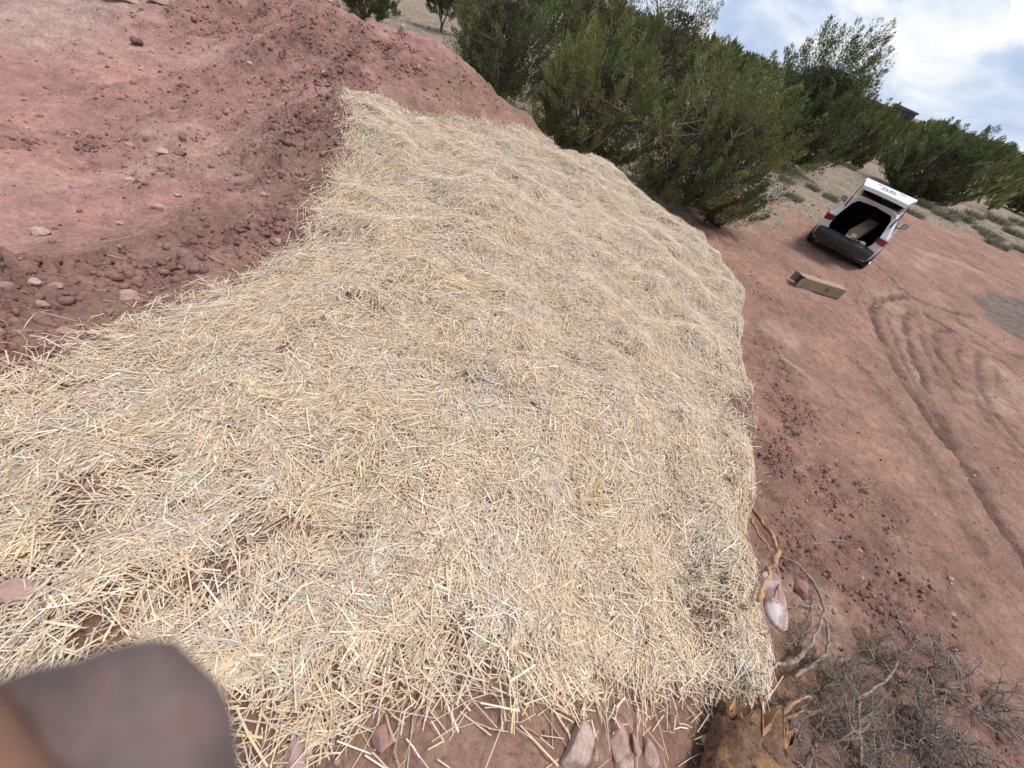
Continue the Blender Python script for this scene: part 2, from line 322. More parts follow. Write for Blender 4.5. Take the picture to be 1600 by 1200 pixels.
# ------------------------------------------------------------------ the ground: one sheet, dense near the viewer, out to the horizon
def build_ground():
    k = .0068; u = np.arange(0.0012, np.arcsinh(70/1.6), k); rr = 1.6*np.sinh(u)
    far = 70*np.cumprod(np.full(44, 1.105)); rr = np.r_[rr, far]
    a1 = np.arange(-1.78, 1.62, k); a2 = np.linspace(1.62, 2*np.pi-1.78, 130)[:-1]; th = np.r_[a1, a2]
    R_, T_ = np.meshgrid(rr, th, indexing='ij'); x = (R_*np.sin(T_)).ravel(); y = (R_*np.cos(T_)).ravel()
    h, rg, gr, tk, bas = hfull(x, y)
    n, mth = len(rr), len(th); i = np.arange(n-1)[:, None]; j = np.arange(mth)[None, :]; j2 = (j+1) % mth
    F = np.stack([np.broadcast_to(i*mth+j, (n-1, mth)), i*mth+j2+0*j, (i+1)*mth+j2+0*j, (i+1)*mth+j+0*i], -1).reshape(-1, 4)[:, ::-1]
    V = np.c_[x, y, h]
    base = np.array([.298, .176, .134]); pink = np.array([.425, .235, .205]); loose = np.array([.250, .140, .116]); grav = np.array([.27, .215, .165]); damp = np.array([.130, .080, .064]); tan = np.array([.44, .31, .245])
    n1 = fbm(x/1.8, y/1.8, 4, 91)[:, None]; n2 = fbm(x/.35, y/.35, 3, 95)[:, None]
    C = base*(1+.16*n1+.10*n2)
    C = C+(pink*(1+.15*n1+.08*n2)-C)*(bas*(1-.4*rg))[:, None]
    C = C+(loose*(1+.2*n2)-C)*np.clip(rg*1.05, 0, .9)[:, None]
    C = C+(tan-C)*(.45*sstep(.25, .8, fbm(x/2.2, y/2.2, 4, 101))*(1-rg))[:, None]
    pale = sstep(-7.5, -9.5, x)*sstep(5, 6.5, y); C = C+(np.array([.46, .34, .29])*(1+.2*n2)-C)*(.7*pale)[:, None]
    gcol = grav*(1+.25*n2)+np.array([.05, 0, -.01])*n1
    C = C+(gcol-C)*gr[:, None]
    far_ = sstep(60, 200, np.hypot(x, y))[:, None]; C = C+(np.array([.16, .15, .10])-C)*far_*.7
    C = C+(damp-C)*(tk*(.72+.28*sstep(-.4, .4, fbm(x*2, y*2, 2, 103))))[:, None]
    mud = np.zeros_like(x); k_ = np.nonzero((x > 8) & (x < 26) & (y > 8) & (y < 26))[0]
    MP = np.array([atz(a, b, 0)[:2] for a, b in [(1518,467),(1535,461),(1556,458),(1580,462),(1620,474),(1680,500),(1690,545),(1640,545),(1605,540),(1575,522),(1548,505),(1530,488)]])
    dm = np.where(in_poly(x[k_], y[k_], MP), 1, -1)*poly_dist(x[k_], y[k_], MP)+.35*fbm(x[k_]*1.3, y[k_]*1.3, 4, 441); mud[k_] = sstep(-.15, .3, dm)
    C = C+(np.array([.175, .132, .116])*(1+.28*fbm(x*1.1, y*3.2, 3, 443))[:, None]-C)*(.92*mud)[:, None]
    C = np.clip(C, .02, .8)
    me = mesh_np('ground', V, F, M_soil, True, C)
    return new_obj('ground', me, kind='structure')
ground = build_ground()
# lookup of the full ground height, for everything that lies on it
GX0, GX1, GY0, GY1, GS = -14., 32., -3., 36., .06
_ax = np.arange(GX0, GX1, GS); _ay = np.arange(GY0, GY1, GS); _X, _Y = np.meshgrid(_ax, _ay, indexing='ij')
HG = hfull(_X.ravel(), _Y.ravel())[0].reshape(_X.shape)
HGX, HGY = np.gradient(HG, GS)
def hz(x, y):
    x = np.asarray(x, float); y = np.asarray(y, float)
    fx = np.clip((x-GX0)/GS, 0, HG.shape[0]-1.001); fy = np.clip((y-GY0)/GS, 0, HG.shape[1]-1.001); i = fx.astype(int); j = fy.astype(int); a = fx-i; b = fy-j
    return HG[i, j]*(1-a)*(1-b)+HG[i+1, j]*a*(1-b)+HG[i, j+1]*(1-a)*b+HG[i+1, j+1]*a*b
def gz(x, y): return float(hz(x, y)) if (GX0 < x < GX1 and GY0 < y < GY1) else float(hfull(np.array([x]), np.array([y]))[0][0])
# ------------------------------------------------------------------ loose clods, pebbles (nobody could count them)
ICO = None
def ico(sub):
    bm = bmesh.new(); bmesh.ops.create_icosphere(bm, subdivisions=sub, radius=1); V = np.array([v.co[:] for v in bm.verts]); F = np.array([[v.index for v in f.verts] for f in bm.faces]); bm.free(); return V, F
IV1, IF1 = ico(1); IV2, IF2 = ico(2); IV3, IF3 = ico(3)
def rot_rand(n, rng=RNG):
    q = rng.normal(size=(n, 4)); q /= np.linalg.norm(q, axis=1)[:, None]; w, x, y, z = q.T
    return np.stack([np.stack([1-2*(y*y+z*z), 2*(x*y-z*w), 2*(x*z+y*w)], -1), np.stack([2*(x*y+z*w), 1-2*(x*x+z*z), 2*(y*z-x*w)], -1), np.stack([2*(x*z-y*w), 2*(y*z+x*w), 1-2*(x*x+y*y)], -1)], 1)
def lumps(name, pts, sizes, cols, flat, mt, jag=.22, sink=.25, V0=None, F0=None, smooth=False, **props):
    n = len(pts); V0 = IV1 if V0 is None else V0; F0 = IF1 if F0 is None else F0; k = len(V0); R = rot_rand(n)
    J = 1+jag*RNG.normal(size=(n, k)); S = sizes[:, None]*np.c_[RNG.uniform(.8, 1.3, n), RNG.uniform(.7, 1.1, n), RNG.uniform(.55, 1.0, n)]
    V = V0[None]*J[:, :, None]*S[:, None, :]; V = np.einsum('nij,nkj->nki', R, V); V[:, :, 2] *= flat
    V += pts[:, None, :]; V[:, :, 2] += (sizes*(.5-sink))[:, None]
    F = (F0[None]+np.arange(n)[:, None, None]*k).reshape(-1, 3)
    C = np.repeat(cols, k, 0); return new_obj(name, mesh_np(name, V.reshape(-1, 3), F, mt, smooth, C), **props)
def scatter(n, x0, x1, y0, y1, wfun):
    out = np.zeros((0, 2))
    while len(out) < n:
        q = np.c_[RNG.uniform(x0, x1, 40000), RNG.uniform(y0, y1, 40000)]; out = np.r_[out, q[RNG.uniform(size=40000) < wfun(q[:, 0], q[:, 1])]]
    return out[:n]
def no_straw(x, y): return 1-in_poly(x, y, STRAW)
def with_z(q): return np.c_[q, hz(q[:, 0], q[:, 1])]
q = scatter(3000, -9, 6.5, -1, 11, lambda x, y: rough(x, y)**2*no_straw(x, y)/(1+.10*np.hypot(x, y))*sstep(-.5, .5, fbm(x/.4, y/.4, 2, 181)))
sz = .006+.011*RNG.gamma(1.1, .9, len(q)); sz = np.minimum(sz, .042)
cc = np.array([.255, .143, .118])*RNG.uniform(.8, 1.25, (len(q), 1))*(1+.05*RNG.normal(size=(len(q), 3)))
lumps('dirt_clods', with_z(q), sz, cc, .8, M_clod, .18, .45, None, None, True, label='loose red dirt clods along the straw edges and the ridge', kind='stuff', category='soil')
q = scatter(10000, -9, 6.5, -1, 11, lambda x, y: (.006+rough(x, y)**1.8)*no_straw(x, y)/(1+.12*np.hypot(x, y))*sstep(-.6, .4, fbm(x/.3, y/.3, 2, 187)))
sz = .004+.0055*RNG.gamma(1.2, .9, len(q)); cc = np.array([.25, .134, .112])*RNG.uniform(.7, 1.25, (len(q), 1))*(1+.05*RNG.normal(size=(len(q), 3)))
lumps('dirt_crumbs', with_z(q), sz, cc, .85, M_clod, .15, .4, smooth=True, label='fine red dirt crumbs strewn over the loose banks', kind='stuff', category='soil')
q = scatter(3600, -11, 14, -1.2, 16, lambda x, y: no_straw(x, y)*(.15+.75*rough(x, y))*(1-gravel(x, y)))
sz = .005+.008*RNG.gamma(1.2, .9, len(q)); sz = np.minimum(sz, .04)
pal = np.array([(.44, .27, .22), (.50, .36, .30), (.38, .22, .18), (.52, .42, .35), (.30, .16, .13)])
cc = pal[RNG.choice(5, len(q), p=[.3, .14, .26, .08, .22])]*RNG.uniform(.8, 1.15, (len(q), 1))
lumps('pebbles', with_z(q), sz, cc, .7, M_clod, .15, .3, label='small pale pebbles sprinkled over the red dirt', kind='stuff', category='gravel')
q = scatter(4500, -16, 31, 10, 34, lambda x, y: gravel(x, y)*(1-sstep(10, 34, y)*.7))
sz = .012+.02*RNG.gamma(1.2, .9, len(q)); sz = np.minimum(sz, .09)
pal = np.array([(.34, .28, .22), (.42, .36, .30), (.22, .17, .13), (.30, .19, .14)])
cc = pal[RNG.choice(4, len(q))]*RNG.uniform(.7, 1.2, (len(q), 1))
lumps('gravel', with_z(q), sz, cc, .6, M_clod, .15, .3, label='grey gravel and dry litter under the juniper trees', kind='stuff', category='gravel')

# ------------------------------------------------------------------ straw mulch: every stalk is a thin three-sided tube
def straw_flat(P, D, Ln, wd, cols, bend):
    n = len(P); up = np.array([0, 0, 1.]); S = np.cross(D, up); S /= np.linalg.norm(S, axis=1)[:, None]+1e-9; U = np.cross(S, D)
    a = RNG.normal(0, .45, n)[:, None]; S2 = S*np.cos(a)+U*np.sin(a); k = int(n*.35); A = P-D*(Ln/2)[:, None]; B = P+D*(Ln/2)[:, None]; Mid = P+(S*bend[:, :1]+U*bend[:, 1:])*Ln[:, None]*1.6; w = S2*(wd*.46)[:, None]
    v1 = np.stack([A-w, A+w, Mid+w, Mid-w, B+w*.8, B-w*.8], 1)[:k].reshape(-1, 3); v2 = np.stack([A-w, A+w, B+w*.9, B-w*.9], 1)[k:].reshape(-1, 3)
    f1 = (np.array([(0, 1, 2, 3), (3, 2, 4, 5)])[None]+np.arange(k)[:, None, None]*6).reshape(-1, 4); f2 = np.arange(len(v2)).reshape(-1, 4)+len(v1)
    return np.r_[v1, v2], np.r_[f1, f2], np.r_[np.repeat(cols[:k], 6, 0), np.repeat(cols[k:], 4, 0)]
def straw_mesh(P, D, Ln, wd, cols, bend):
    k = int(len(P)*.3); a = straw_part(P[:k], D[:k], Ln[:k], wd[:k], cols[:k], bend[:k], True); b = straw_part(P[k:], D[k:], Ln[k:], wd[k:], cols[k:], bend[k:], False)
    return np.r_[a[0], b[0]], np.r_[a[1], b[1]+len(a[0])], np.r_[a[2], b[2]]
def straw_part(P, D, Ln, wd, cols, bend, bent):
    n = len(P); up = np.array([0, 0, 1.]); S = np.cross(D, up); S /= np.linalg.norm(S, axis=1)[:, None]+1e-9; U = np.cross(S, D)
    A = P-D*(Ln/2)[:, None]; B = P+D*(Ln/2)[:, None]; Mid = P+(S*bend[:, :1]+U*bend[:, 1:])*Ln[:, None]
    ang = RNG.uniform(0, 2*np.pi, n); ring = []
    for C_, s_ in (((A, .75), (Mid, 1), (B, .6)) if bent else ((A, .9), (B, .8))):
        for k in range(3):
            a = ang+k*2*np.pi/3; ring.append(C_+(S*np.cos(a)[:, None]+U*np.sin(a)[:, None]*.7)*(wd*.5*s_)[:, None])
    V = np.stack(ring, 1); F = []
    nv = 9 if bent else 6
    for i in ((0, 3) if bent else (0,)):
        for k in range(3): F.append((i+k, i+(k+1) % 3, i+3+(k+1) % 3, i+3+k))
    F = (np.array(F)[None]+np.arange(n)[:, None, None]*nv).reshape(-1, 4)
    return V.reshape(-1, 3), F, np.repeat(cols, nv, 0)
PAL = np.array([(.74, .595, .435), (.77, .60, .39), (.69, .565, .46), (.90, .80, .64), (.54, .37, .23), (.66, .505, .395), (.40, .265, .18)])
def straw_cols(n, yel): 
    pr = np.array([.33, .22, .17, .14, .04, .08, .02]); c = PAL[RNG.choice(7, n, p=pr)]*RNG.uniform(.87, 1.1, (n, 1))
    t = np.clip(yel, -.6, .8)[:, None]; return np.clip(c*(1+t*np.array([.04, .0, -.16])), .02, .95)
bx0, by0 = STRAW.min(0)-.15; bx1, by1 = STRAW.max(0)+.15
HOLES = [(hit(a, b)[:2], r) for a, b, r in [(1110,930,.13),(1090,985,.12),(1130,1060,.08),(930,625,.07),(640,700,.05),(985,510,.10),(1000,330,.14),(300,640,.06),(520,370,.14),(800,290,.07),(690,1010,.05),(160,770,.10),(60,930,.09),(430,960,.07),(700,965,.06),
    (340,900,.12),(120,840,.10),(1035,800,.09),(1050,660,.09),(915,935,.06),(250,730,.06),(560,830,.05),(860,590,.08),(620,560,.05),(1110,610,.10),(1060,590,.10),(150,1000,.12),(590,1090,.08),(500,900,.05)]]
def straw_density(x, y, d):
    h = np.ones_like(x)
    for c, r in HOLES: h *= 1-.82*np.exp(-((x-c[0])**2+(y-c[1])**2)/(r*r))
    n = fbm(x/.16, y/.16, 3, 121); n2 = fbm(x/.7, y/.7, 2, 131)
    return h*np.clip(.74+.62*n+.40*n2-.04*np.exp(-(x*x+y*y)/6), .10, 1)*sstep(-.02, .16, d)
def straw_batch(n, wfun, ln, wmul=1., lay=.045, tilt=.14, flat=True):
    q = scatter(n, bx0, bx1, by0, by1, wfun); x, y = q.T
    flow = 2.2*fbm(x/.8, y/.8, 2, 141)+.6; th = np.where(RNG.uniform(size=n) < .45, flow*np.pi+RNG.normal(0, .5, n), RNG.uniform(0, 2*np.pi, n))
    Ln = np.clip(RNG.lognormal(np.log(ln), .42, n), .025, .21); dx, dy = np.cos(th), np.sin(th)
    za = hz(x-dx*Ln/2, y-dy*Ln/2); zb = hz(x+dx*Ln/2, y+dy*Ln/2); z0 = hz(x, y)
    slope = (zb-za)/Ln; slope = slope+RNG.normal(0, tilt, n)
    zc = np.maximum(z0, (za+zb)/2)
    thick = lay*np.clip(1+.7*fbm(x/.5, y/.5, 2, 151), .3, 2)
    lvl = RNG.uniform(0, 1, n)**.8; z = zc+.004+thick*lvl+np.abs(slope-(zb-za)/Ln)*Ln*.35
    D = np.c_[dx, dy, slope]; D /= np.linalg.norm(D, axis=1)[:, None]
    wd = np.clip(RNG.lognormal(np.log(.0033), .33, n), .0018, .0066)*wmul
    yel = .55*fbm(x/.35, y/.35, 3, 161)-.3*sstep(2, 6, y)
    col = straw_cols(n, yel)
    bend = RNG.normal(0, .035, (n, 2)); return (straw_flat if flat else straw_mesh)(np.c_[x, y, z], D, Ln, wd, col, bend)
def w_in(x, y):
    d = np.where(in_poly(x, y, STRAW), 1, -1)*poly_dist(x, y, STRAW)+.10*fbm(x/.25, y/.25, 3, 431)-.015; return straw_density(x, y, d)
def w_near(x, y): return w_in(x, y)*np.exp(-(x*x+y*y)/(2.6**2))
def w_edge(x, y):
    d = poly_dist(x, y, STRAW); return np.exp(-(d/.09)**2)*.6*(.4+.6*in_poly(x, y, STRAW))
def w_far(x, y): return w_in(x, y)*sstep(2.5, 5, y)
VV, FF, CC = [], [], []; off = 0
for args in [(190000, w_in, .07, 1.0, .028, .10), (22000, w_near, .07, 1.0, .03, .12, False), (80000, w_near, .06, .95, .03, .12), (105000, w_far, .066, 1.0, .032, .10), (9000, w_edge, .075, 1.0, .025, .28)]:
    v, f, c = straw_batch(*args); VV.append(v); FF.append(f+off); CC.append(c); off += len(v)
new_obj('straw_mulch', mesh_np('straw_mulch', np.concatenate(VV), np.concatenate(FF), M_straw, True, np.concatenate(CC)),
        label='pale yellow straw mulch spread thick over the berm', category='straw', kind='stuff')

# ------------------------------------------------------------------ netting over the straw
M_net = mat('net_plastic', (.52, .48, .42), .5, spec=.4)
def netting():
    ax = np.array([math.cos(.12), math.sin(.12)]); ay = np.array([-ax[1], ax[0]]); V = []; F = []
    P = STRAW; pu = P@ax; pv = P@ay
    def run(lines, dirv, oth, lo, hi):
        for c in lines:
            t = np.arange(lo, hi, .05); pts = np.outer(t, dirv)+oth*c+np.c_[.012*perlin(t*2, t*0+c*7, 5), .012*perlin(t*2, t*0+c*5, 6)]
            ok = in_poly(pts[:, 0], pts[:, 1], P) | (poly_dist(pts[:, 0], pts[:, 1], P) < .035)
            z = hz(pts[:, 0], pts[:, 1])+.043+.012*perlin(pts[:, 0]*9, pts[:, 1]*9, 8)
            for i in range(len(t)-1):
                if ok[i] and ok[i+1] and z[i] > .6:
                    w = oth*.0007; a = len(V); p0, p1 = pts[i], pts[i+1]
                    V.extend([(*(p0-w), z[i]), (*(p0+w), z[i]), (*(p1+w), z[i+1]), (*(p1-w), z[i+1])]); F.append((a, a+1, a+2, a+3))
    run(np.arange(pv.min(), pv.max(), .075), ax, ay, pu.min(), pu.max())
    run(np.arange(pu.min(), pu.max(), .075), ay, ax, pv.min(), pv.max())
    new_obj('erosion_netting', mesh_np('erosion_netting', V, F, M_net), label='thin pale plastic netting stretched over the straw', category='netting')
netting()
# ------------------------------------------------------------------ junipers
def unit(v): return v/(np.linalg.norm(v, axis=-1, keepdims=True)+1e-12)
def leaf_tris(P, D, ln, wd, rng):
    n = len(P); S = unit(np.cross(D, rng.normal(size=(n, 3)))); a = P-S*(wd/2)[:, None]; b = P+S*(wd/2)[:, None]; c = P+D*ln[:, None]
    m_ = P+D*(ln*.55)[:, None]+S*(wd*.35)[:, None]
    V = np.stack([a, b, c], 1).reshape(-1, 3); return V, np.arange(3*n).reshape(-1, 3)
GREENS = np.array([(.125, .138, .042), (.160, .172, .055), (.090, .104, .040), (.195, .200, .070), (.070, .078, .038)])
def plume_leaves(base, d, length, width, n, ln, wd, tint, rng):
    t = rng.uniform(0, 1, n)**.85; a = rng.uniform(0, 2*np.pi, n); e1 = unit(np.cross(d, [.3, .2, .93])); e2 = np.cross(d, e1)
    prof = width*(.35+.65*np.sin(np.pi*np.clip(t*.85+.12, 0, 1)))*np.sqrt(rng.uniform(0, 1, n))
    rad = np.cos(a)[:, None]*e1+np.sin(a)[:, None]*e2
    P = base+d*(t*length)[:, None]+rad*prof[:, None]
    D = unit(d*1.0+rad*.45+rng.normal(0, .28, (n, 3))+np.array([0, 0, .3]))
    V, F = leaf_tris(P, D, ln*rng.uniform(.6, 1.4, n), wd*rng.uniform(.7, 1.3, n), rng)
    C = GREENS[rng.choice(5, n)]*rng.uniform(.75, 1.3, (n, 1))*tint
    return V, F, np.repeat(C, 3, 0)
def juniper_meshes(seed, h, r, nplume, nleaf, ln, wd, low=.1, spike=1.0, stems=11, open_=.0):
    rng = np.random.default_rng(seed); VV, FF, CC = [], [], []; off = 0; mb = MB(); tips = []
    lob = rng.uniform(0, 6.28, 3); tone = np.array([[1.08,1.10,1.1],[1.14,1.14,1.1],[.92,.98,1.05],[.85,.92,1.0],[1.05,1.05,1.1]][seed % 5 if seed > 2 else seed-1])
    for k in range(nplume):
        az = rng.uniform(0, 2*np.pi); u = rng.uniform(0, 1)**1.1; f = rng.uniform(.45, 1)**.6
        zt = h*(low+(1-low)*u); prof = math.sqrt(max(0, 1-((u-.32)/.72)**2)) if u > .32 else .72+.28*(u/.32)
        rad = r*prof*f*(1+.18*math.sin(3*az+lob[0])+.12*math.sin(5*az+lob[1]+4*u)); rad = max(rad, .05*r)
        tip = np.array([rad*math.cos(az), rad*math.sin(az), zt*(1-.1*(1-f))*(1+.10*math.sin(2*az+lob[2]))])
        outw = np.array([math.cos(az), math.sin(az), 0]); d = unit(outw*(.85-.45*u)+np.array([0, 0, .62+.5*u])+rng.normal(0, .26, 3))
        L_ = h*rng.uniform(.16, .30)*(1+spike*.5*(u > .75)*rng.uniform(0, 1)); w_ = L_*rng.uniform(.12, .21)
        base = tip-d*L_*.7
        if base[2] < .06*h: base[2] = .06*h
        n = int(nleaf*rng.uniform(.6, 1.3)*(1-open_*(u > .6)))
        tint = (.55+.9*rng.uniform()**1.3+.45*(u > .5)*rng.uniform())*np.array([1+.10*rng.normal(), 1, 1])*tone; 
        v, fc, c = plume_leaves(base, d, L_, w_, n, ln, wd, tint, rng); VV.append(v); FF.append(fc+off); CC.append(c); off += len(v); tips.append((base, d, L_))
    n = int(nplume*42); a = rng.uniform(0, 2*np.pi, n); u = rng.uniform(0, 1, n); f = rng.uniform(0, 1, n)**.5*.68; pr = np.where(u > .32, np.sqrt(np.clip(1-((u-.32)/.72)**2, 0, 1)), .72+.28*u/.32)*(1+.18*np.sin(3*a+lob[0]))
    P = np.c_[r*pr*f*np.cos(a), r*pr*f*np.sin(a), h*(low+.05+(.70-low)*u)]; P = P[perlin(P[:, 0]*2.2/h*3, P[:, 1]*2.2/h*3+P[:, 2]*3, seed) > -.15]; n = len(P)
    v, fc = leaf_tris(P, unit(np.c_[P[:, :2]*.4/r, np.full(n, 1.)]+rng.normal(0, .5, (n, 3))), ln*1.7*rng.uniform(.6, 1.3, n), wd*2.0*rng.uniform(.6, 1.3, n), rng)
    VV.append(v); FF.append(fc+off); CC.append(np.repeat(np.array([(.075, .066, .042), (.060, .058, .034), (.095, .078, .052)])[rng.choice(3, n)], 3, 0)); off += len(v)  # inner fill leaves: dead-foliage brown, kept dark to paint shade between the plumes
    # stems fan out from the root collar, thinner limbs reach the plumes
    sp = []
    for k in range(stems):
        az = 2*math.pi*k/stems+rng.normal(0, .25); rr = r*rng.uniform(.35, .8); z1 = h*rng.uniform(.4, .8); pts = []
        for t in np.linspace(0, 1, 7):
            w = rr*t**1.25; pts.append((w*math.cos(az+.3*t*rng.normal(0, .3))+.03*rng.normal(), w*math.sin(az)+.03*rng.normal(), -.08+(z1+.08)*t**.8))
        mb.tube(pts, np.linspace(.028*h*.6, .006*h*.6, 7)*rng.uniform(.7, 1.2), 5); sp += pts[1:]
    sp = np.array(sp)
    for base, d, L_ in tips:
        j = np.argmin(((sp-base)**2).sum(1)+(sp[:, 2] > base[2])*.5); a = sp[j]; e = base+d*L_*.75; mid = (a+base)/2+rng.normal(0, .04*h*.3, 3)
        mb.tube([a, mid, base, e], np.array([.0052, .004, .003, .0015])*h*.7, 3, False)
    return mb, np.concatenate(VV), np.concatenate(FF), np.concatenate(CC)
def juniper(loc, label, group=None, name='juniper_tree', rz=0, scale=(1, 1, 1), **kw):
    mb, V, F, C = juniper_meshes(**kw)
    z = gz(*loc); root = empty(name, (loc[0], loc[1], z), rz, label=label, category='tree')
    if group: root['group'] = group
    root.scale = scale
    mb.build('trunk', M_bark, root, True)
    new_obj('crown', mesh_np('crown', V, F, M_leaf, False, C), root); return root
G_ = 'junipers beyond the berm'
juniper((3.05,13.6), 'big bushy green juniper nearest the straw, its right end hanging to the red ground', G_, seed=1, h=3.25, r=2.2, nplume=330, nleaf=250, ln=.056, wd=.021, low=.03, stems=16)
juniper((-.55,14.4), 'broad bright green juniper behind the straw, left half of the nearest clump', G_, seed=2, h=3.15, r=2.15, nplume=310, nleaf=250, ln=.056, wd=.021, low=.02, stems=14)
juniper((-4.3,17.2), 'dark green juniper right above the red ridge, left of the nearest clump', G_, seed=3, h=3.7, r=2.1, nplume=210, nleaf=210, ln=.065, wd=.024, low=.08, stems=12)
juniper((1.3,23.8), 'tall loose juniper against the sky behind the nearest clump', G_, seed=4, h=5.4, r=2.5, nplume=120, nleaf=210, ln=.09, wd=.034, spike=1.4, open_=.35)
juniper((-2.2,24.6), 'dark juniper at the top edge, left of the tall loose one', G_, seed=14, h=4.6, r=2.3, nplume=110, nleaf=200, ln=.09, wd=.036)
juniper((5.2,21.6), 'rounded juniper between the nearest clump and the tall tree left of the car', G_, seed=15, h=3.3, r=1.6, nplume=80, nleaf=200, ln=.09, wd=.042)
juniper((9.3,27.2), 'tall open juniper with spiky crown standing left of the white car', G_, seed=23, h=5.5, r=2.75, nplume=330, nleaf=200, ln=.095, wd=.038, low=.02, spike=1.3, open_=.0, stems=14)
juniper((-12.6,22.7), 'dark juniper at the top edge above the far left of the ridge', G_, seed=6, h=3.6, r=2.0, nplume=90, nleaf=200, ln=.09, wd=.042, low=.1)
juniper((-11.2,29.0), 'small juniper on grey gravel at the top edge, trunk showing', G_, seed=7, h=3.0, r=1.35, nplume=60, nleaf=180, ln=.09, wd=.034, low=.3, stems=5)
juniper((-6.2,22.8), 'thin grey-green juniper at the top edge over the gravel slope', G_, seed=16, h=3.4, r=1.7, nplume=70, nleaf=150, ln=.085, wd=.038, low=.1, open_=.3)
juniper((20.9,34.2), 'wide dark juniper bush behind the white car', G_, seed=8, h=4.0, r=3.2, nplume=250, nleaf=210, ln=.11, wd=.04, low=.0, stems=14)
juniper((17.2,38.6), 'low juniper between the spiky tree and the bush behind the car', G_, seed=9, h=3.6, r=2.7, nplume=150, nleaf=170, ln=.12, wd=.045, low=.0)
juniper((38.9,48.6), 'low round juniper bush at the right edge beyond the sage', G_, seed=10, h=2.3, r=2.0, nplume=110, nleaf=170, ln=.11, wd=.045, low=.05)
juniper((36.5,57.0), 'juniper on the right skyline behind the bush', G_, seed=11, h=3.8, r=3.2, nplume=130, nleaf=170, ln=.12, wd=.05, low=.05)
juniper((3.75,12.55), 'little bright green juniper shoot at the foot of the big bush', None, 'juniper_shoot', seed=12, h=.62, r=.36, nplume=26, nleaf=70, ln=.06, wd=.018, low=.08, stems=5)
# the far wood reads as one mass
def far_wood():
    rng = np.random.default_rng(77); VV, FF, CC = [], [], []; off = 0
    for k in range(430):
        d = 48*(7.5**(rng.uniform(0, 1))); az = rng.uniform(-.75, 1.15)
        if k >= 330: d = rng.uniform(70, 140); az = rng.uniform(.36, .62)
        x, y = d*math.sin(az), d*math.cos(az)
        if y < np.interp(x, GX, GY)+10: continue
        if abs(az-.4485) < .06 and d < 170: hmul = .72
        else: hmul = 1
        z = float(hbase(np.array([x]), np.array([y]))[0]); h = rng.uniform(2.4, 4.2)*hmul; r = h*rng.uniform(.55, .95); n = int(150+9000/d)
        a = rng.uniform(0, 2*np.pi, n); u = rng.uniform(0, 1, n); f = rng.uniform(.5, 1, n)**.5; pr = np.sqrt(np.clip(1-((u-.3)/.72)**2, 0, 1))*(1+.2*np.sin(3*a+k))
        P = np.c_[x+r*pr*f*np.cos(a), y+r*pr*f*np.sin(a), z+h*(.05+.9*u)]; D = unit(np.c_[np.cos(a)*.6, np.sin(a)*.6, np.full(n, 1.)]+rng.normal(0, .3, (n, 3)))
        v, fc = leaf_tris(P, D, h*.22*rng.uniform(.6, 1.3, n), h*.10*rng.uniform(.6, 1.3, n), rng); c = GREENS[rng.choice(5, n)]*rng.uniform(.7, 1.2)*rng.uniform(.8, 1.2, (n, 1))
        VV.append(v); FF.append(fc+off); off += len(v); CC.append(np.repeat(c, 3, 0))
    new_obj('distant_wood', mesh_np('distant_wood', np.concatenate(VV), np.concatenate(FF), M_leaf, False, np.concatenate(CC)), label='distant dark juniper wood along the horizon', category='wood', kind='stuff')
far_wood()

# ------------------------------------------------------------------ dry grass and sage on the gravel
def dry_grass():
    q = scatter(15000, -16, 31, 10, 35, lambda x, y: gravel(x, y)*sstep(-.35, .5, fbm(x/1.5, y/1.5, 2, 201))); n = len(q); rng = RNG
    P = with_z(q); D = unit(np.c_[rng.normal(0, .6, (n, 2)), np.full(n, .9)]); d = np.hypot(q[:, 0], q[:, 1])
    V, F = leaf_tris(P, D, rng.uniform(.05, .16, n), .006+.0005*d, rng); pal = np.array([(.42, .35, .25), (.33, .28, .2), (.22, .2, .13), (.5, .44, .34)])
    new_obj('dry_grass', mesh_np('dry_grass', V, F, M_leaf, False, np.repeat(pal[rng.choice(4, n)], 3, 0)), label='short dry grass and litter on the grey gravel', category='grass', kind='stuff')
dry_grass()
def tuft_mesh(seed, nb, ln, wd, pal, spread):
    rng = np.random.default_rng(seed); a = rng.uniform(0, 2*np.pi, nb); rr = spread*np.sqrt(rng.uniform(0, 1, nb)); P = np.c_[rr*np.cos(a), rr*np.sin(a), rng.uniform(0, .45, nb)*ln]
    D = unit(np.c_[np.cos(a)*rr/spread, np.sin(a)*rr/spread, rng.uniform(.5, 1.3, nb)]+rng.normal(0, .25, (nb, 3)))
    V, F = leaf_tris(P, D, ln*rng.uniform(.4, 1, nb), np.full(nb, wd), rng); C = np.array(pal)[rng.choice(len(pal), nb)]*rng.uniform(.8, 1.2, (nb, 1))
    return mesh_np('sage_tuft', V, F, M_leaf, False, np.repeat(C, 3, 0))
SG = [(.20, .20, .13), (.26, .25, .18), (.15, .15, .10), (.30, .27, .2)]
tm = [tuft_mesh(k, 420, .5, .035, SG, .45) for k in range(3)]
for k, (a, b) in enumerate([(1408,300),(1442,322),(1500,342),(1532,362),(1556,347),(1583,366),(1592,392),(1474,340),(1428,337),(1556,384),(1520,338),(1590,350),(1545,372)]):
    g = atz(a, b, 0); o = new_obj('sage_tuft', tm[k % 3], label='low grey-green sage tuft on the gravel right of the white car', category='shrub', group='sage tufts beyond the car')
    s_ = (.75+.5*random.random())*(g[1]/30); o.location = (g[0], g[1], gz(g[0], g[1])-.03); o.rotation_euler = (0, 0, k*1.7); o.scale = (s_*1.3, s_*1.3, s_*.8)
tm2 = [tuft_mesh(k+9, 360, .45, .03, SG, .42) for k in range(2)]
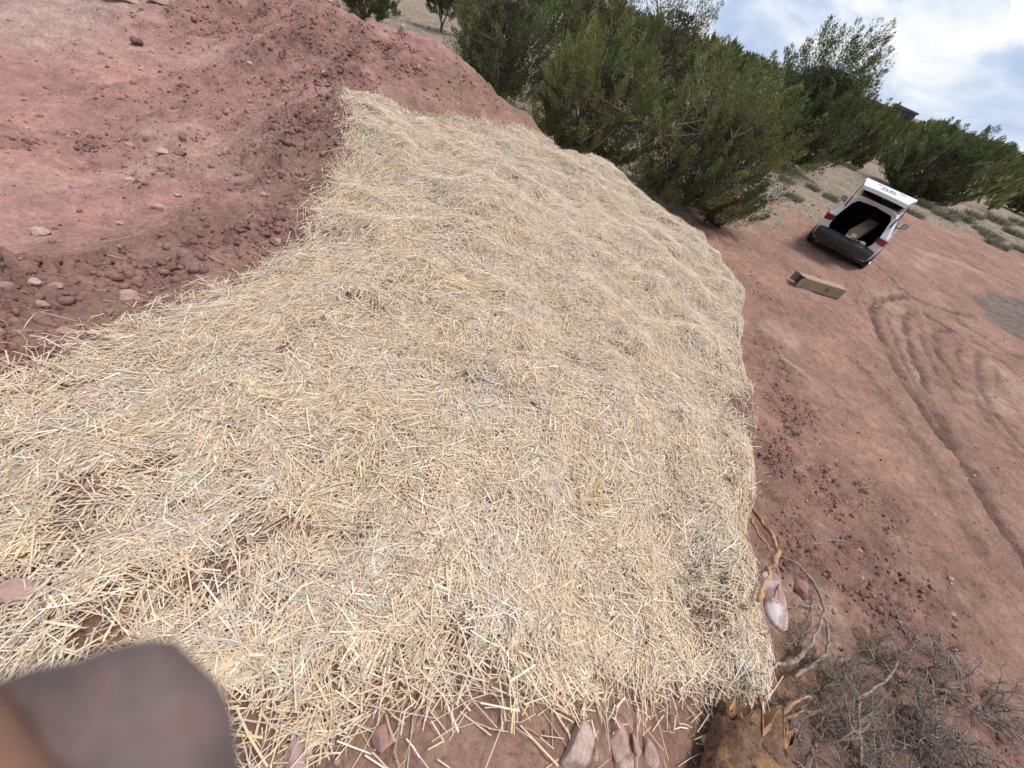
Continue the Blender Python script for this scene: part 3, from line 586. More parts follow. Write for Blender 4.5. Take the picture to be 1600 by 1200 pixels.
for k, (a, b) in enumerate([(1268,296),(1238,312),(1296,312),(1228,285)]):
    g = atz(a, b, 0); o = new_obj('sage_tuft', tm2[k % 2], label='low dry sage tuft on the gravel between the big juniper and the car', category='shrub', group='sage tufts left of the car')
    o.location = (g[0], g[1], gz(g[0], g[1])-.03); o.rotation_euler = (0, 0, k*2.1); o.scale = (.8, .8, .6)

# ------------------------------------------------------------------ house on the skyline
def house():
    c = np.array([.4331, .9013])*150; z = gz(*c); c = c*1.0+np.array([1.2, -.6]); t = empty('house', (c[0], c[1], z), -.45, label='small dark boxy house on the skyline above the trees', category='house')
    Mw = mat('dark_wall', (.085, .085, .08), .9, noise=[(.8, .2)]); Mr = mat('dark_roof', (.11, .11, .115), .8); Mg = mat('house_glass', (.03, .035, .04), .2)
    b = MB(); b.box(-3.6, 3.6, -3, 3, 0, 4.15); t.scale = (.72, .72, .95); b.build('wall', Mw, t)
    b = MB(); b.add([(-4, -3.4, 4.16), (4, -3.4, 4.16), (4, 3.4, 4.16), (-4, 3.4, 4.16), (-4, -3.4, 4.9), (4, -3.4, 4.55), (4, 3.4, 4.55), (-4, 3.4, 4.9)], [(3,2,1,0),(4,5,6,7),(0,1,5,4),(1,2,6,5),(2,3,7,6),(3,0,4,7)]); b.build('roof', Mr, t)
    for x in (-1.8, 1.6):
        b = MB(); b.box(x-.6, x+.6, -3.05, -3.002, 2.2, 3.4); b.build('window', Mg, t)
    c2 = c+np.array([-3.2, -2.2])*3; b = MB(); b.box(-2.6, 2.6, -2, 2, 0, 3.2); b2 = MB(); b2.box(-2.9, 2.9, -2.3, 2.3, 3.21, 3.7)
    t2 = empty('shed', (c2[0], c2[1], gz(*c2)), -.45, label='low dark shed on the skyline left of the boxy house', category='shed'); b.build('wall', Mw, t2); b2.build('roof', Mr, t2)
house()

# ------------------------------------------------------------------ white car with its tailgate open
M_white = mat('white_paint', (.74, .74, .75), .25, spec=.5, coat=.5, noise=[(5, .04)], patch=[(2.2, .56, .8, (.55, .45, .40))])
M_blackp = mat('black_plastic', (.06, .057, .058), .5, noise=[(6, .25)], patch=[(3, .55, .75, (.12, .075, .06))])
M_dark = mat('car_interior', (.012, .012, .013), .95, spec=.1)
M_glass = mat('tinted_glass', (.01, .011, .013), .06, spec=.6)
M_red = mat('tail_lamp_red', (.22, .012, .018), .15, spec=.6, coat=.6); M_smoke = mat('tail_lamp_smoke', (.05, .02, .025), .15, spec=.6)
M_rub = mat('tyre_rubber', (.025, .024, .024), .85, patch=[(6, .5, .7, (.13, .07, .055))]); M_alu = mat('alloy', (.45, .45, .46), .35, metal=.8)
M_trim = mat('grey_trim', (.48, .47, .46), .7)
def build_car():
    t = empty('parked_car', (7.90, 13.72, 0), -.55, label='white SUV seen from behind with its tailgate open, parked on red dirt', category='car'); t.location.z = gz(7.90, 13.72)-.01
    H8 = [(.86,.32),(.905,.42),(.925,.72),(.90,1.02),(.86,1.07),(.68,1.52),(.59,1.615),(0,1.665)]
    def st(ys, sx=1., zz=None):
        y = ys if hasattr(ys, '__len__') else [ys]*8
        return [((zz[i][0] if zz else H8[i][0])*sx, y[i], zz[i][1] if zz else H8[i][1]) for i in range(8)]
    hood = [(.86,.32),(.905,.42),(.925,.72),(.90,.98),(.87,1.03),(.80,1.06),(.6,1.10),(0,1.13)]
    nose = [(.84,.30),(.88,.42),(.90,.66),(.87,.86),(.83,.90),(.76,.93),(.55,.96),(0,.98)]; nose2 = [(.7,.32),(.74,.42),(.76,.6),(.72,.74),(.7,.77),(.62,.8),(.45,.82),(0,.83)]
    S = [st([.12,.10,.07,.10,.14,.42,.52,.57], .94), st([.35,.33,.32,.34,.36,.6,.66,.7], .99), st(.95), st(1.8), st([2.6,2.6,2.6,2.6,2.6,2.45,2.4,2.38]), st([3.35]*8, 1, hood), st([4.2]*8, .99, nose), st([4.58]*8, 1, nose2)]
    b = MB()
    for sgn in (1, -1):
        V = [(sgn*x, y, z) for s_ in S for (x, y, z) in s_]; F = []
        for i in range(len(S)-1):
            for k in range(7):
                if i in (1, 2, 3) and k == 4: pass
                q = (i*8+k, (i+1)*8+k, (i+1)*8+k+1, i*8+k+1); F.append(q if sgn > 0 else q[::-1])
        F.append(tuple(range(56, 64)) if sgn > 0 else tuple(range(63, 55, -1))); b.add(V, F)
    # rear frame round the opening
    IN = [(.50,.66),(.58,.67),(.635,.78),(.66,1.0),(.645,1.08),(.56,1.44),(.47,1.545),(0,1.58)]; YI = [.10,.10,.09,.11,.15,.40,.47,.50]
    for sgn in (1, -1):
        O = [(sgn*x, y, z) for (x, y, z) in S[0]]; I = [(sgn*x, YI[i]+.02, z) for i, (x, z) in enumerate(IN)]
        F = [(k, k+1, 8+k+1, 8+k) for k in range(7)]; F = [f if sgn < 0 else f[::-1] for f in F]; b.add(O+I, F)
    b.box(-.80, .80, .10, .16, .33, .655)
    body = b.build('body', M_white, t, True)
    md = body.modifiers.new('split', 'EDGE_SPLIT'); md.split_angle = math.radians(38)
    # luggage space
    b = MB()
    for sgn in (1, -1):
        I = [(sgn*x, YI[i]+.022, z) for i, (x, z) in enumerate(IN)]; J = [(sgn*x*1.1, 1.55, z) for (x, z) in IN]
        F = [(k, k+1, 8+k+1, 8+k) for k in range(7)]; b.add(I+J, F); b.add(J+[(0, 1.55, .66)], [tuple(range(9))])
    b.quad((-.5, .12, .66), (.5, .12, .66), (.55, 1.55, .66), (-.55, 1.55, .66)); intr = b.build('luggage_space', M_dark, t)
    # bumper
    b = MB()
    prof = [(.10,.33),(-.02,.36),(-.05,.45),(-.055,.50),(-.075,.52),(-.08,.62),(-.05,.66),(.10,.69)]; xs = [-.86,-.81,-.68,-.35,0,.35,.68,.81,.86]; bow = [.20,.08,.03,.01,0,.01,.03,.08,.20]
    V = [(x, y+bow[i], z) for i, x in enumerate(xs) for (y, z) in prof]; n = len(prof); F = [(i*n+k, i*n+k+1, (i+1)*n+k+1, (i+1)*n+k) for i in range(len(xs)-1) for k in range(n-1)]
    b.add(V, F); bp = b.build('bumper', M_blackp, t, True)
    b = MB(); b.box(-.62, .62, .0, .09, .668, .70); b.build('sill_plate', M_blackp, bp, bevel=.01)
    # under body
    b = MB(); b.box(-.78, .78, .25, 4.4, .22, .34); b.build('underbody', M_blackp, t)
    for sx in (-1, 1):
        for y in (.88, 3.55):
            w = empty('wheel', (sx*.84, y, .355)); w.parent = t
            b = MB(); P = [(-.11,.24),(-.115,.31),(-.09,.35),(0,.36),(.09,.35),(.115,.31),(.11,.24)]; n = 28; V = [(x, r*math.cos(2*math.pi*k/n), r*math.sin(2*math.pi*k/n)) for k in range(n) for (x, r) in P]; m_ = len(P)
            b.add(V, [(k*m_+i, k*m_+i+1, ((k+1) % n)*m_+i+1, ((k+1) % n)*m_+i) for k in range(n) for i in range(m_-1)]); b.build('tyre', M_rub, w, True)
            b = MB(); b.tube([(sx*.02, 0, 0), (sx*.10, 0, 0)], .235, 24)
            for k in range(5):
                a = 2*math.pi*k/5; b.tube([(sx*.1, .04*math.cos(a), .04*math.sin(a)), (sx*.112, .22*math.cos(a), .22*math.sin(a))], .025, 6)
            b.build('rim', M_alu, w)
            b = MB(); pts = [(sx*.90, y+.42*math.cos(a), .34+.42*math.sin(a)) for a in np.linspace(-.1, math.pi+.1, 15)]; b.tube(pts, .045, 6); b.build('wheel_arch', M_blackp, t, True)
    for sx in (-1, 1):
        b = MB(); b.add([(sx*.66,.055,1.04),(sx*.85,.085,1.03),(sx*.865,.38,1.06),(sx*.84,.36,1.0),(sx*.68,.05,.89),(sx*.87,.085,.86),(sx*.918,.30,.98),(sx*.80,.05,.87)], [(0,1,5,4),(1,2,6,5)] if sx > 0 else [(4,5,1,0),(5,6,2,1)])
        tl = b.build('tail_lamp', M_red, t); so = tl.modifiers.new('solid', 'SOLIDIFY'); so.thickness = .05; so.offset = 0
        b = MB(); b.box(min(sx*.62, sx*.70), max(sx*.62, sx*.70), .03, .12, .92, 1.03); b.build('smoked_lens', M_smoke, tl)
        # side glass
        def lerp(i, j, f, y): return (sx*(H8[i][0]+(H8[j][0]-H8[i][0])*f+.006), y, H8[i][1]+(H8[j][1]-H8[i][1])*f)
        for y0, y1, s0 in ((.75, 1.15, .15), (1.22, 1.95, 0), (2.02, 2.75, 0)):
            ft = .93; b = MB(); yt1 = min(y1, 2.42) if y1 > 2.3 else y1
            q = [lerp(4, 5, .06, y0), lerp(4, 5, .06, y1), lerp(4, 5, ft, yt1), lerp(4, 5, ft, y0+s0)]; b.quad(*(q if sx > 0 else q[::-1])); b.build('side_window', M_glass, t)
        b = MB(); b.tube([(sx*.88, 2.76, 1.04), (sx*.97, 2.80, 1.10)], .025, 6); V = []
        mi = MB(); mi.box(min(sx*.92, sx*1.09), max(sx*.92, sx*1.09), 2.74, 2.87, 1.07, 1.23); mir = mi.build('mirror', M_blackp, t, bevel=.04); b.build('mirror_stalk', M_blackp, mir)
        b = MB(); b.quad((sx*.945, 2.736, 1.09), (sx*1.07, 2.736, 1.09), (sx*1.07, 2.736, 1.21), (sx*.945, 2.736, 1.21)); b.build('mirror_glass', M_alu, mir)
        b = MB(); b.tube([(sx*.56, .7, 1.66), (sx*.56, .8, 1.70), (sx*.56, 2.2, 1.70), (sx*.56, 2.3, 1.66)], .018, 6); b.build('roof_rail', M_blackp, t)
    b = MB(); b.quad((-.66,2.47,1.56),(.66,2.47,1.56),(.78,3.30,1.12),(-.78,3.30,1.12)); b.build('windscreen', M_glass, t)
    # tailgate, lifted
    A, B, Cc = (.52, 1.655), (-.05, 2.12), (-.47, 1.99); wa, wb, wc = .56, .645, .585
    b = MB(); th = .035
    def bar(p, q, w): b.tube([p, q], w, 6)
    for sx in (-1, 1): bar((sx*wa, A[0], A[1]), (sx*wb, B[0], B[1]), .045)
    bar((-wa, A[0], A[1]+.01), (wa, A[0], A[1]+.01), .04)
    nx = 9; top = []; 
    def panel(z_off, flip):
        V = []
        for i in range(nx):
            f = i/(nx-1)*2-1; bulge = .05*(1-f*f)
            for (yy, zz, w, e) in ((B[0]+.10, B[1]-.075, wb, 0), (B[0], B[1], wb, .2), ((B[0]+Cc[0])/2, (B[1]+Cc[1])/2+.015, (wb+wc)/2+.02, .6), (Cc[0], Cc[1], wc, 1)):
                V.append((f*w, yy-bulge*e, zz+z_off+.02*(1-f*f)*e))
        F = [(i*4+k, i*4+k+1, i*4+5+k, i*4+4+k) for i in range(nx-1) for k in range(3)]; b.add(V, F if flip else [q[::-1] for q in F]); return V
    U_ = panel(.03, True); D_ = panel(-.06, False)
    for i in range(nx-1): b.quad(U_[i*4+3], D_[i*4+3], D_[i*4+7], U_[i*4+7])
    for i in (0, nx-1): b.quad(*(U_[i*4:i*4+4]+D_[i*4:i*4+4][::-1]))
    tg = b.build('tailgate', M_white, t, True); md = tg.modifiers.new('split', 'EDGE_SPLIT'); md.split_angle = math.radians(35)
    b = MB(); k = .04; b.quad((-wa+k, A[0]-.02, A[1]+.02), (wa-k, A[0]-.02, A[1]+.02), (wb-k, B[0]+.09, B[1]-.06), (-wb+k, B[0]+.09, B[1]-.06)); rw = b.build('rear_window', M_glass, tg); so = rw.modifiers.new('solid', 'SOLIDIFY'); so.thickness = .012
    b = MB(); b.tube([(0, A[0]-.33, A[1]+.19), (0, A[0]-.40, A[1]+.26)], .035, 8); b.tube([(0, A[0]-.40, A[1]+.22), (-.28, A[0]-.33, A[1]+.20)], .01, 5); b.build('wiper', M_blackp, rw)
    zt = 0; yt = 0; SL = (B[1]-Cc[1])/(B[0]-Cc[0])
    b = MB(); b.box(-.20, .20, yt-.14, yt+.0, zt+.006, zt+.012); pl = b.build('number_plate', mat('plate_white', (.62, .62, .62), .5), tg)
    b = MB(); zz = zt+.014
    def stroke(x0, x1, y0, y1): b.box(x0, x1, yt+y0, yt+y1, zz, zz+.003)
    for x0, x1, y0, y1 in [(-.17,-.15,-.12,-.02),(-.15,-.11,-.04,-.02),(-.15,-.12,-.08,-.065),(-.08,-.06,-.12,-.02),(-.06,-.02,-.12,-.10),(.02,.04,-.12,-.02),(.07,.09,-.12,-.02),(.04,.07,-.08,-.06),(.12,.14,-.12,-.02),(.14,.17,-.08,-.06)]: stroke(x0, x1, y0, y1)
    b.build('plate_lettering', M_blackp, pl)
    for x0, x1 in ((-.34, -.22), (.22, .40)):
        b = MB(); b.box(x0, x1, yt+.03, yt+.05, zt+.002, zt+.012); b.build('badge', M_trim, tg)
    for o in [c for c in tg.children if c.name.split('.')[0] in ('number_plate', 'badge')]:
        o.location = (0, (B[0]+Cc[0])/2+.02, (B[1]+Cc[1])/2+.07); o.rotation_euler = (math.atan(SL), 0, 0)
    for sx in (-1, 1):
        b = MB(); b.tube([(sx*.66, .30, 1.32), (sx*.66, .16, 1.92)], .012, 6); b.tube([(sx*.66, .30, 1.32), (sx*.66, .24, 1.58)], .02, 6); b.build('gas_strut', M_blackp, t)
    return t
car = build_car()
CARM = Matrix.Translation(car.location) @ Matrix.Rotation(-.55, 4, 'Z')

# ------------------------------------------------------------------ cardboard boxes
M_card = mat('cardboard', (.31, .235, .16), .85, noise=[(3, .10), (40, .08)]); M_cardin = mat('cardboard_inside', (.24, .165, .105), .9, noise=[(20, .1)])
M_card2 = mat('brown_cardboard', (.30, .20, .14), .85, noise=[(3, .12), (30, .08)]); M_lab = mat('paper_label', (.72, .70, .68), .7); M_ink = mat('green_print', (.05, .12, .05), .8)
def carton(name, w, l, h, t, mt, open_end):
    b = MB(); e = .006
    b.box(-w/2, w/2, 0, l, 0, e); b.box(-w/2, w/2, 0, l, h-e, h); b.box(-w/2, -w/2+e, 0, l, e, h-e); b.box(w/2-e, w/2, 0, l, e, h-e); b.box(-w/2+e, w/2-e, l-e, l, e, h-e)
    if not open_end: b.box(-w/2+e, w/2-e, 0, e, e, h-e)
    b.build('carton', mt, t)
g0, g1 = atz(1243, 446, 0), atz(1309, 466, 0); dv = g1-g0; ang = math.atan2(dv[1], dv[0])
bx = empty('cardboard_box', (g0[0], g0[1], gz(g0[0], g0[1])+.004), ang-math.pi/2, label='long open-ended cardboard box lying on the red ground before the car', category='box')
LB = float(np.linalg.norm(dv[:2]))*.93; WB, HB = .27, .26
carton('cardboard_box', WB, LB, HB, bx, M_card, True)
b = MB(); b.add([(-WB/2, 0, HB), (WB/2, 0, HB), (WB/2-.01, -.16, HB+.03), (-WB/2+.01, -.16, HB+.03)], [(0,1,2,3)]); b.add([(WB/2, 0, .01), (WB/2, 0, HB-.01), (WB/2+.05, -.14, HB-.02), (WB/2+.05, -.14, .02)], [(0,1,2,3)]); b.add([(-WB/2, 0, .01), (-WB/2, 0, HB-.01), (-WB/2-.07, -.13, HB-.02), (-WB/2-.07, -.13, .02)], [(3,2,1,0)])
fl = b.build('flap', M_card, bx); so = fl.modifiers.new('s', 'SOLIDIFY'); so.thickness = .005
b = MB(); b.box(-WB/2+.007, WB/2-.007, .012, LB-.008, .0065, .008); b.build('inner_lining', M_cardin, bx)
b = MB()
for a in range(5): b.box(WB/2+.0015, WB/2+.004, LB*.56+.018*a, LB*.56+.018*a+.012, .12+.012*(a % 2), .19-.012*((a+1) % 3))
b.box(WB/2+.0015, WB/2+.004, LB*.55, LB*.66, .085, .10); b.build('printed_logo', M_ink, bx)
b = MB(); b.box(-.03, .03, .01, LB-.01, HB+.001, HB+.003); b.build('packing_tape', mat('tape', (.42, .32, .2), .3), bx)
bt = empty('cardboard_box', CARM @ Vector((.06, -.02, .712)), -.55-.16, label='long brown cardboard box sticking out of the car luggage space', category='box')
bt.rotation_euler = (.26, 0, -.55-.16)
carton('cardboard_box', .30, 1.15, .20, bt, M_card2, False)
for x0, x1, z0, z1 in ((-.02, .12, .075, .175), (-.13, .03, .015, .065)):
    b = MB(); b.box(x0, x1, -.004, -.001, z0, z1); b.build('paper_label', M_lab, bt)
b = MB(); V = IV2*np.array([.11, .07, .045])*(1+.25*np.sin(IV2[:, :1]*7+IV2[:, 1:2]*9)); b.add(V, [tuple(f) for f in IF2]); b.add(V*.6+np.array([-.17, .02, -.01]), [tuple(f) for f in IF2])
o = b.build('cloth_bundle', M_trim, None, True, label='small pale grey bundle in the right corner of the luggage space', category='bundle'); o.location = CARM @ Vector((.42, .17, .72)); o.rotation_euler = (0, 0, -.5)
# ------------------------------------------------------------------ stones: each one a lump of its own shape
def stone_mesh(seed, cut=13):
    rng = np.random.default_rng(seed); V = IV3.copy()
    for _ in range(cut):                                        # flat cleavage faces
        n = unit(rng.normal(size=3)); d = rng.uniform(.5, .8); k = V@n; V = V-np.where(k > d, k-d, 0)[:, None]*n*.97
    ph = rng.uniform(0, 6, 6); V = V*(1+.05*np.sin(V[:, :1]*3.1+ph[0])*np.sin(V[:, 1:2]*3.7+ph[1])+.03*np.sin(V[:, 2:]*7+ph[2])*np.sin(V[:, :1]*6+ph[3]))
    return V
M_st = {'pink': mat('pink_stone', (.41, .265, .23), .9, noise=[(14, .18), (90, .2)], bump=[(60, .006, 6)], patch=[(9, .55, .75, (.46, .37, .33))]),
        'pale': mat('pale_stone', (.44, .315, .265), .9, noise=[(14, .25), (80, .3)], bump=[(60, .006, 6)], patch=[(10, .55, .7, (.30, .19, .15))]),
        'red': mat('red_stone', (.33, .185, .155), .92, noise=[(14, .18), (80, .2)], bump=[(60, .006, 6)]),
        'slab': mat('speckled_stone', (.36, .225, .20), .9, noise=[(20, .2), (120, .2)], bump=[(70, .006, 6)], patch=[(11, .48, .6, (.60, .52, .50))]),
        'dark': mat('dark_clod', (.17, .09, .078), .95, noise=[(20, .25)], bump=[(40, .02, 6)])}
def stone(px, py, w, l, h, rot, kind, label, name='stone', lift=0, seed=None, sink=.35, group=None, tilt=0, cut=13):
    if py > 1100: cut = 6; h *= 1.2; sink = .3
    q = hit(px, py); V = stone_mesh(seed if seed is not None else px+py, cut)*np.array([w/2, l/2, h/2])
    me = mesh_np(name, V, IF3, M_st[kind], cut < 8); o = new_obj(name, me, label=label, category='stone')
    if group: o['group'] = group
    o.location = (q[0], q[1], gz(q[0], q[1])+h*(.5-sink)+lift); o.rotation_euler = (tilt, tilt*.6, rot); return o
for a in [(888,1172,.10,.15,.07,-.25,'pale','largest oval pale stone on bare dirt at the bottom edge'),
    (963,1157,.07,.11,.06,.1,'pink','blocky pinkish stone right of the large oval stone at the bottom'),
    (975,1192,.07,.07,.05,.6,'pale','round speckled stone cut by the bottom edge below the blocky pink one'),
    (999,1166,.035,.07,.03,.3,'pink','narrow pink stone right of the blocky stone at the bottom'),
    (921,1177,.025,.04,.025,.3,'pale','tiny pale stone between the oval and the blocky stone'),
    (467,1184,.06,.10,.05,.3,'pink','pointed pink stone at the bottom edge beside the straw'),
    (598,1156,.06,.07,.04,.8,'red','flat red stone half under stray straw at the bottom'),
    (1103,1170,.08,.09,.06,1.0,'pink','pink stone left of the broken stump'),
    (1020,1178,.05,.09,.04,.5,'pink','low pink stone between the narrow stone and the stump'),
    (50,932,.13,.12,.08,.4,'pink','round pink stone showing through the straw above the glove'),
    (131,622,.09,.08,.05,.2,'pink','pink stone under thin straw near the left edge'),
    (66,371,.13,.10,.09,.5,'pale','single pale angular stone on the smooth basin floor'),
    (202,463,.12,.10,.08,.3,'pink','rounded pink stone in the clods just above the straw edge'),
    (79,476,.09,.06,.045,.2,'pale','thin flat stone in the clods, left of two'),
    (107,473,.07,.06,.06,.9,'pink','blunt stone in the clods, right of the thin flat one'),
    (28,478,.13,.10,.08,.1,'red','big red clod-like stone by the left edge in the clods'),
    (112,525,.10,.06,.05,.3,'pink','flat stone at the clods lower edge against the straw'),
    (330,441,.07,.06,.05,.2,'pink','small stone at the straw edge beside the dark crack'),
    (457,386,.10,.08,.07,.8,'pink','pink stone at the straw corner, right of its twin'),
    (431,377,.10,.09,.07,.2,'pink','pink stone at the straw corner, left of its twin'),
    (277,505,.06,.05,.04,.5,'pink','small stone peeping from the straw edge'),
    (215,72,.20,.18,.16,.4,'dark','dark round clod alone on the upper basin floor'),
    (164,97,.10,.09,.07,.4,'red','small reddish clod left of the dark round clod'),
    (285,246,.16,.10,.09,.3,'red','dark red clod in the middle of the basin slope'),
    (258,246,.16,.12,.07,.3,'pale','pale flat stone left of the dark red clod in the basin'),
    (253,331,.13,.10,.08,.3,'pink','pinkish stone on the lower basin slope'),
    (183,341,.08,.06,.05,.3,'pale','small pale stone right of the single angular stone'),
    (415,315,.12,.09,.06,.3,'pale','pale stone among clods near the straw left corner'),
    (280,312,.07,.06,.05,.3,'pale','little pale stone above the pinkish slope stone'),
    (524,14,.22,.18,.18,.4,'pink','pink rock perched on the ridge crest at the top'),
    (626,60,.14,.20,.22,.2,'pale','upright pale rock on the ridge crest by the gravel'),
    (673,98,.14,.12,.08,.2,'pink','pale stone in the notch of the ridge'),
    (185,4,.9,.35,.28,.2,'pale','wide pale ledge of rock at the top left edge'),
    (255,6,.5,.35,.22,.6,'pale','smaller pale ledge rock right of the wide ledge'),
    (1246,925,.20,.22,.16,.3,'red','round red stone inside the curved grey branch'),
    (1335,757,.05,.05,.04,.2,'pale','pale pebble on the loose bank'),
    (1261,783,.04,.05,.03,.2,'pale','white pebble beside the bank twig'),
    (855,208,.16,.12,.09,.2,'red','red stone at the straw far edge by the dead twigs'),
    (905,228,.16,.13,.10,.2,'red','red stone between dead twigs and the juniper'),
    (1180,640,.10,.09,.06,.2,'pink','pink stone in the bare notch at the straw right edge')]: stone(*a)
q = atz(1207, 928, 1.76)
V = stone_mesh(44, 9)*np.array([.085, .175, .05]); V[:, 0] *= 1+.5*np.clip(V[:, 1:2].ravel()/.175, -.8, 1)
o = new_obj('stone_slab', mesh_np('stone_slab', V, IF3, M_st['slab'], True), label='pear-shaped red and white speckled stone at the straw lower right edge', category='stone')
Zs = unit(-ray(1204, 925)+np.array([.25, .1, .3])); Ys = unit(-UP-Zs*(-UP@Zs)); Xs = np.cross(Ys, Zs); o.matrix_world = Matrix([[Xs[0], Ys[0], Zs[0], q[0]], [Xs[1], Ys[1], Zs[1], q[1]], [Xs[2], Ys[2], Zs[2], q[2]], [0, 0, 0, 1]])

# ------------------------------------------------------------------ dead wood at the foot of the bank
M_grey = mat('weathered_wood', (.31, .25, .215), .9, noise=[(12, .35), (70, .35)], bump=[(90, .01, 4)], patch=[(22, .54, .64, (.13, .095, .08))])
M_dgrey = mat('dark_twig', (.27, .215, .185), .9, noise=[(12, .3), (70, .2)]); M_pale = mat('pale_twig', (.42, .35, .31), .9, noise=[(12, .2)])
M_orange = mat('fresh_wood', (.37, .215, .115), .75, noise=[(10, .25), (55, .25)], bump=[(50, .006, 5)], patch=[(14, .56, .66, (.20, .09, .04))])
M_bark2 = mat('red_brown_bark', (.20, .115, .075), .9, noise=[(25, .35), (110, .35)], bump=[(55, .02, 5)], patch=[(11, .52, .6, (.36, .20, .095)), (26, .56, .62, (.07, .04, .03))])
def smooth_path(P, n):
    P = np.array(P, float); k = len(P); t = np.linspace(0, k-1, n); out = []
    for v in t:
        i = min(int(v), k-2); f = v-i; p0, p1, p2, p3 = P[max(i-1, 0)], P[i], P[i+1], P[min(i+2, k-1)]
        out.append(.5*((2*p1)+(-p0+p2)*f+(2*p0-5*p1+4*p2-p3)*f*f+(-p0+3*p1-3*p2+p3)*f**3))
    return np.array(out)
def path(pts, n=14, wob=.004):
    q = smooth_path([atz(a, b, l) if l > 1 else above(a, b, l) for a, b, l in pts], n); return q+RNG.normal(0, wob, q.shape)
def limb(mb, pts, r0, r1, n=14, sides=7, wob=.004): n = int(n*1.4); mb.tube(path(pts, n, wob*1.5), np.linspace(r0, r1, n)*(.85+.16*RNG.normal(size=n)), sides)
def branch(name, label, mt, main, r0, r1, subs=(), category='branch'):
    t = empty(name, tuple(hit(*main[0][:2])), 0, label=label, category=category); inv = Vector(t.location)
    def put(mb, nm):
        mb.v = [(x-inv.x, y-inv.y, z-inv.z) for x, y, z in mb.v]; mb.build(nm, mt, t, True)
    mb = MB(); limb(mb, main, r0, r1, 18, 8); put(mb, 'limb')
    for pts, a, b in subs:
        mb = MB(); limb(mb, pts, a, b, 12, 5); put(mb, 'twig')
    return t
branch('broken_branch', 'peeled orange-brown branch leaning on the speckled stone', mat('peeled_wood', (.43, .25, .145), .8, noise=[(14, .25), (70, .2)], patch=[(8, .5, .62, (.20, .12, .09))]),
       [(1172,785,1.42),(1192,818,1.50),(1209,842,1.62),(1213,868,1.74),(1204,890,1.82),(1194,915,1.86),(1184,940,1.87)], .018, .012, [([(1211,848,1.64),(1215,880,1.72),(1216,915,1.8),(1216,945,1.83)], .007, .004), ([(1168,800,1.3),(1185,835,1.36),(1205,858,1.42)], .014, .008)])
branch('curved_branch', 'thick grey branch bent in an arc round the red stone', M_grey,
       [(1213,868,.12),(1245,880,.24),(1268,905,.28),(1285,940,.3),(1285,965,.3),(1275,995,.29),(1258,1015,.28),(1235,1035,.26),(1211,1038,.22)], .012, .020,
       [([(1285,955,.3),(1294,990,.28),(1292,1015,.28),(1270,1040,.27),(1240,1058,.24)], .013, .016), ([(1220,872,.08),(1245,900,.14),(1270,925,.18),(1290,935,.18),(1325,945,.16)], .008, .004), ([(1225,950,.07),(1250,946,.1),(1275,952,.15),(1310,975,.15)], .010, .005),
        ([(1216,880,.06),(1240,915,.1),(1260,940,.1),(1265,975,.1),(1245,1000,.08)], .006, .004), ([(1262,885,.14),(1270,930,.14),(1262,970,.12),(1245,990,.1),(1238,1000,.1)], .006, .003), ([(1213,1010,.05),(1250,1000,.1),(1280,975,.15)], .006, .004)])
branch('pale_root', 'bundle of thin whitish roots lying across the bank', M_pale, [(1218,845,.02),(1245,848,.04),(1270,850,.05),(1300,844,.05),(1330,846,.04),(1360,853,.02)], .004, .002,
       [([(1255,848,.04),(1280,843,.07),(1310,843,.05),(1345,852,.03)], .003, .0015), ([(1262,858,.04),(1275,848,.07),(1292,838,.06)], .004, .002), ([(1240,850,.03),(1262,858,.05),(1290,850,.05),(1320,848,.03)], .003, .0015)], 'root')
branch('broken_stick', 'split yellow-brown stick end poking from the loose bank', mat('split_stick', (.40, .26, .15), .8, noise=[(14, .25)]), [(1190,746,.02),(1210,744,.05),(1228,746,.06),(1245,745,.07)], .010, .004, [([(1190,738,.02),(1210,741,.05),(1232,747,.05)], .009, .004), ([(1192,753,.02),(1222,752,.05),(1240,746,.06)], .008, .004)])
branch('bent_twig', 'thin bent grey twigs above the split stick', M_grey, [(1165,708,.03),(1182,722,.06),(1198,728,.07),(1208,742,.05)], .004, .002, [([(1182,722,.06),(1188,738,.05)], .003, .002), ([(1190,712,.03),(1205,718,.05),(1228,732,.03)], .003, .0015), ([(1190,725,.05),(1205,733,.05)], .003, .002)])
branch('thin_twig', 'thin kinked twig lying on the bank below the stick', M_pale, [(1232,772,.01),(1242,788,.02),(1252,802,.02),(1258,818,.01)], .004, .002, [([(1236,776,.01),(1255,777,.02),(1272,783,.01)], .003, .0015)])
branch('upright_twig', 'pale forked dead twigs at the straw far edge', M_pale, [(893,234,.05),(897,215,.4),(900,195,.6),(896,182,.7)], .012, .006, [([(893,234,.05),(905,214,.3),(918,204,.4)], .009, .004), ([(886,236,.05),(882,220,.3),(876,206,.4)], .008, .004), ([(880,230,.05),(868,215,.3),(855,200,.35)], .007, .003), ([(896,220,.3),(908,205,.45)], .007, .003)])

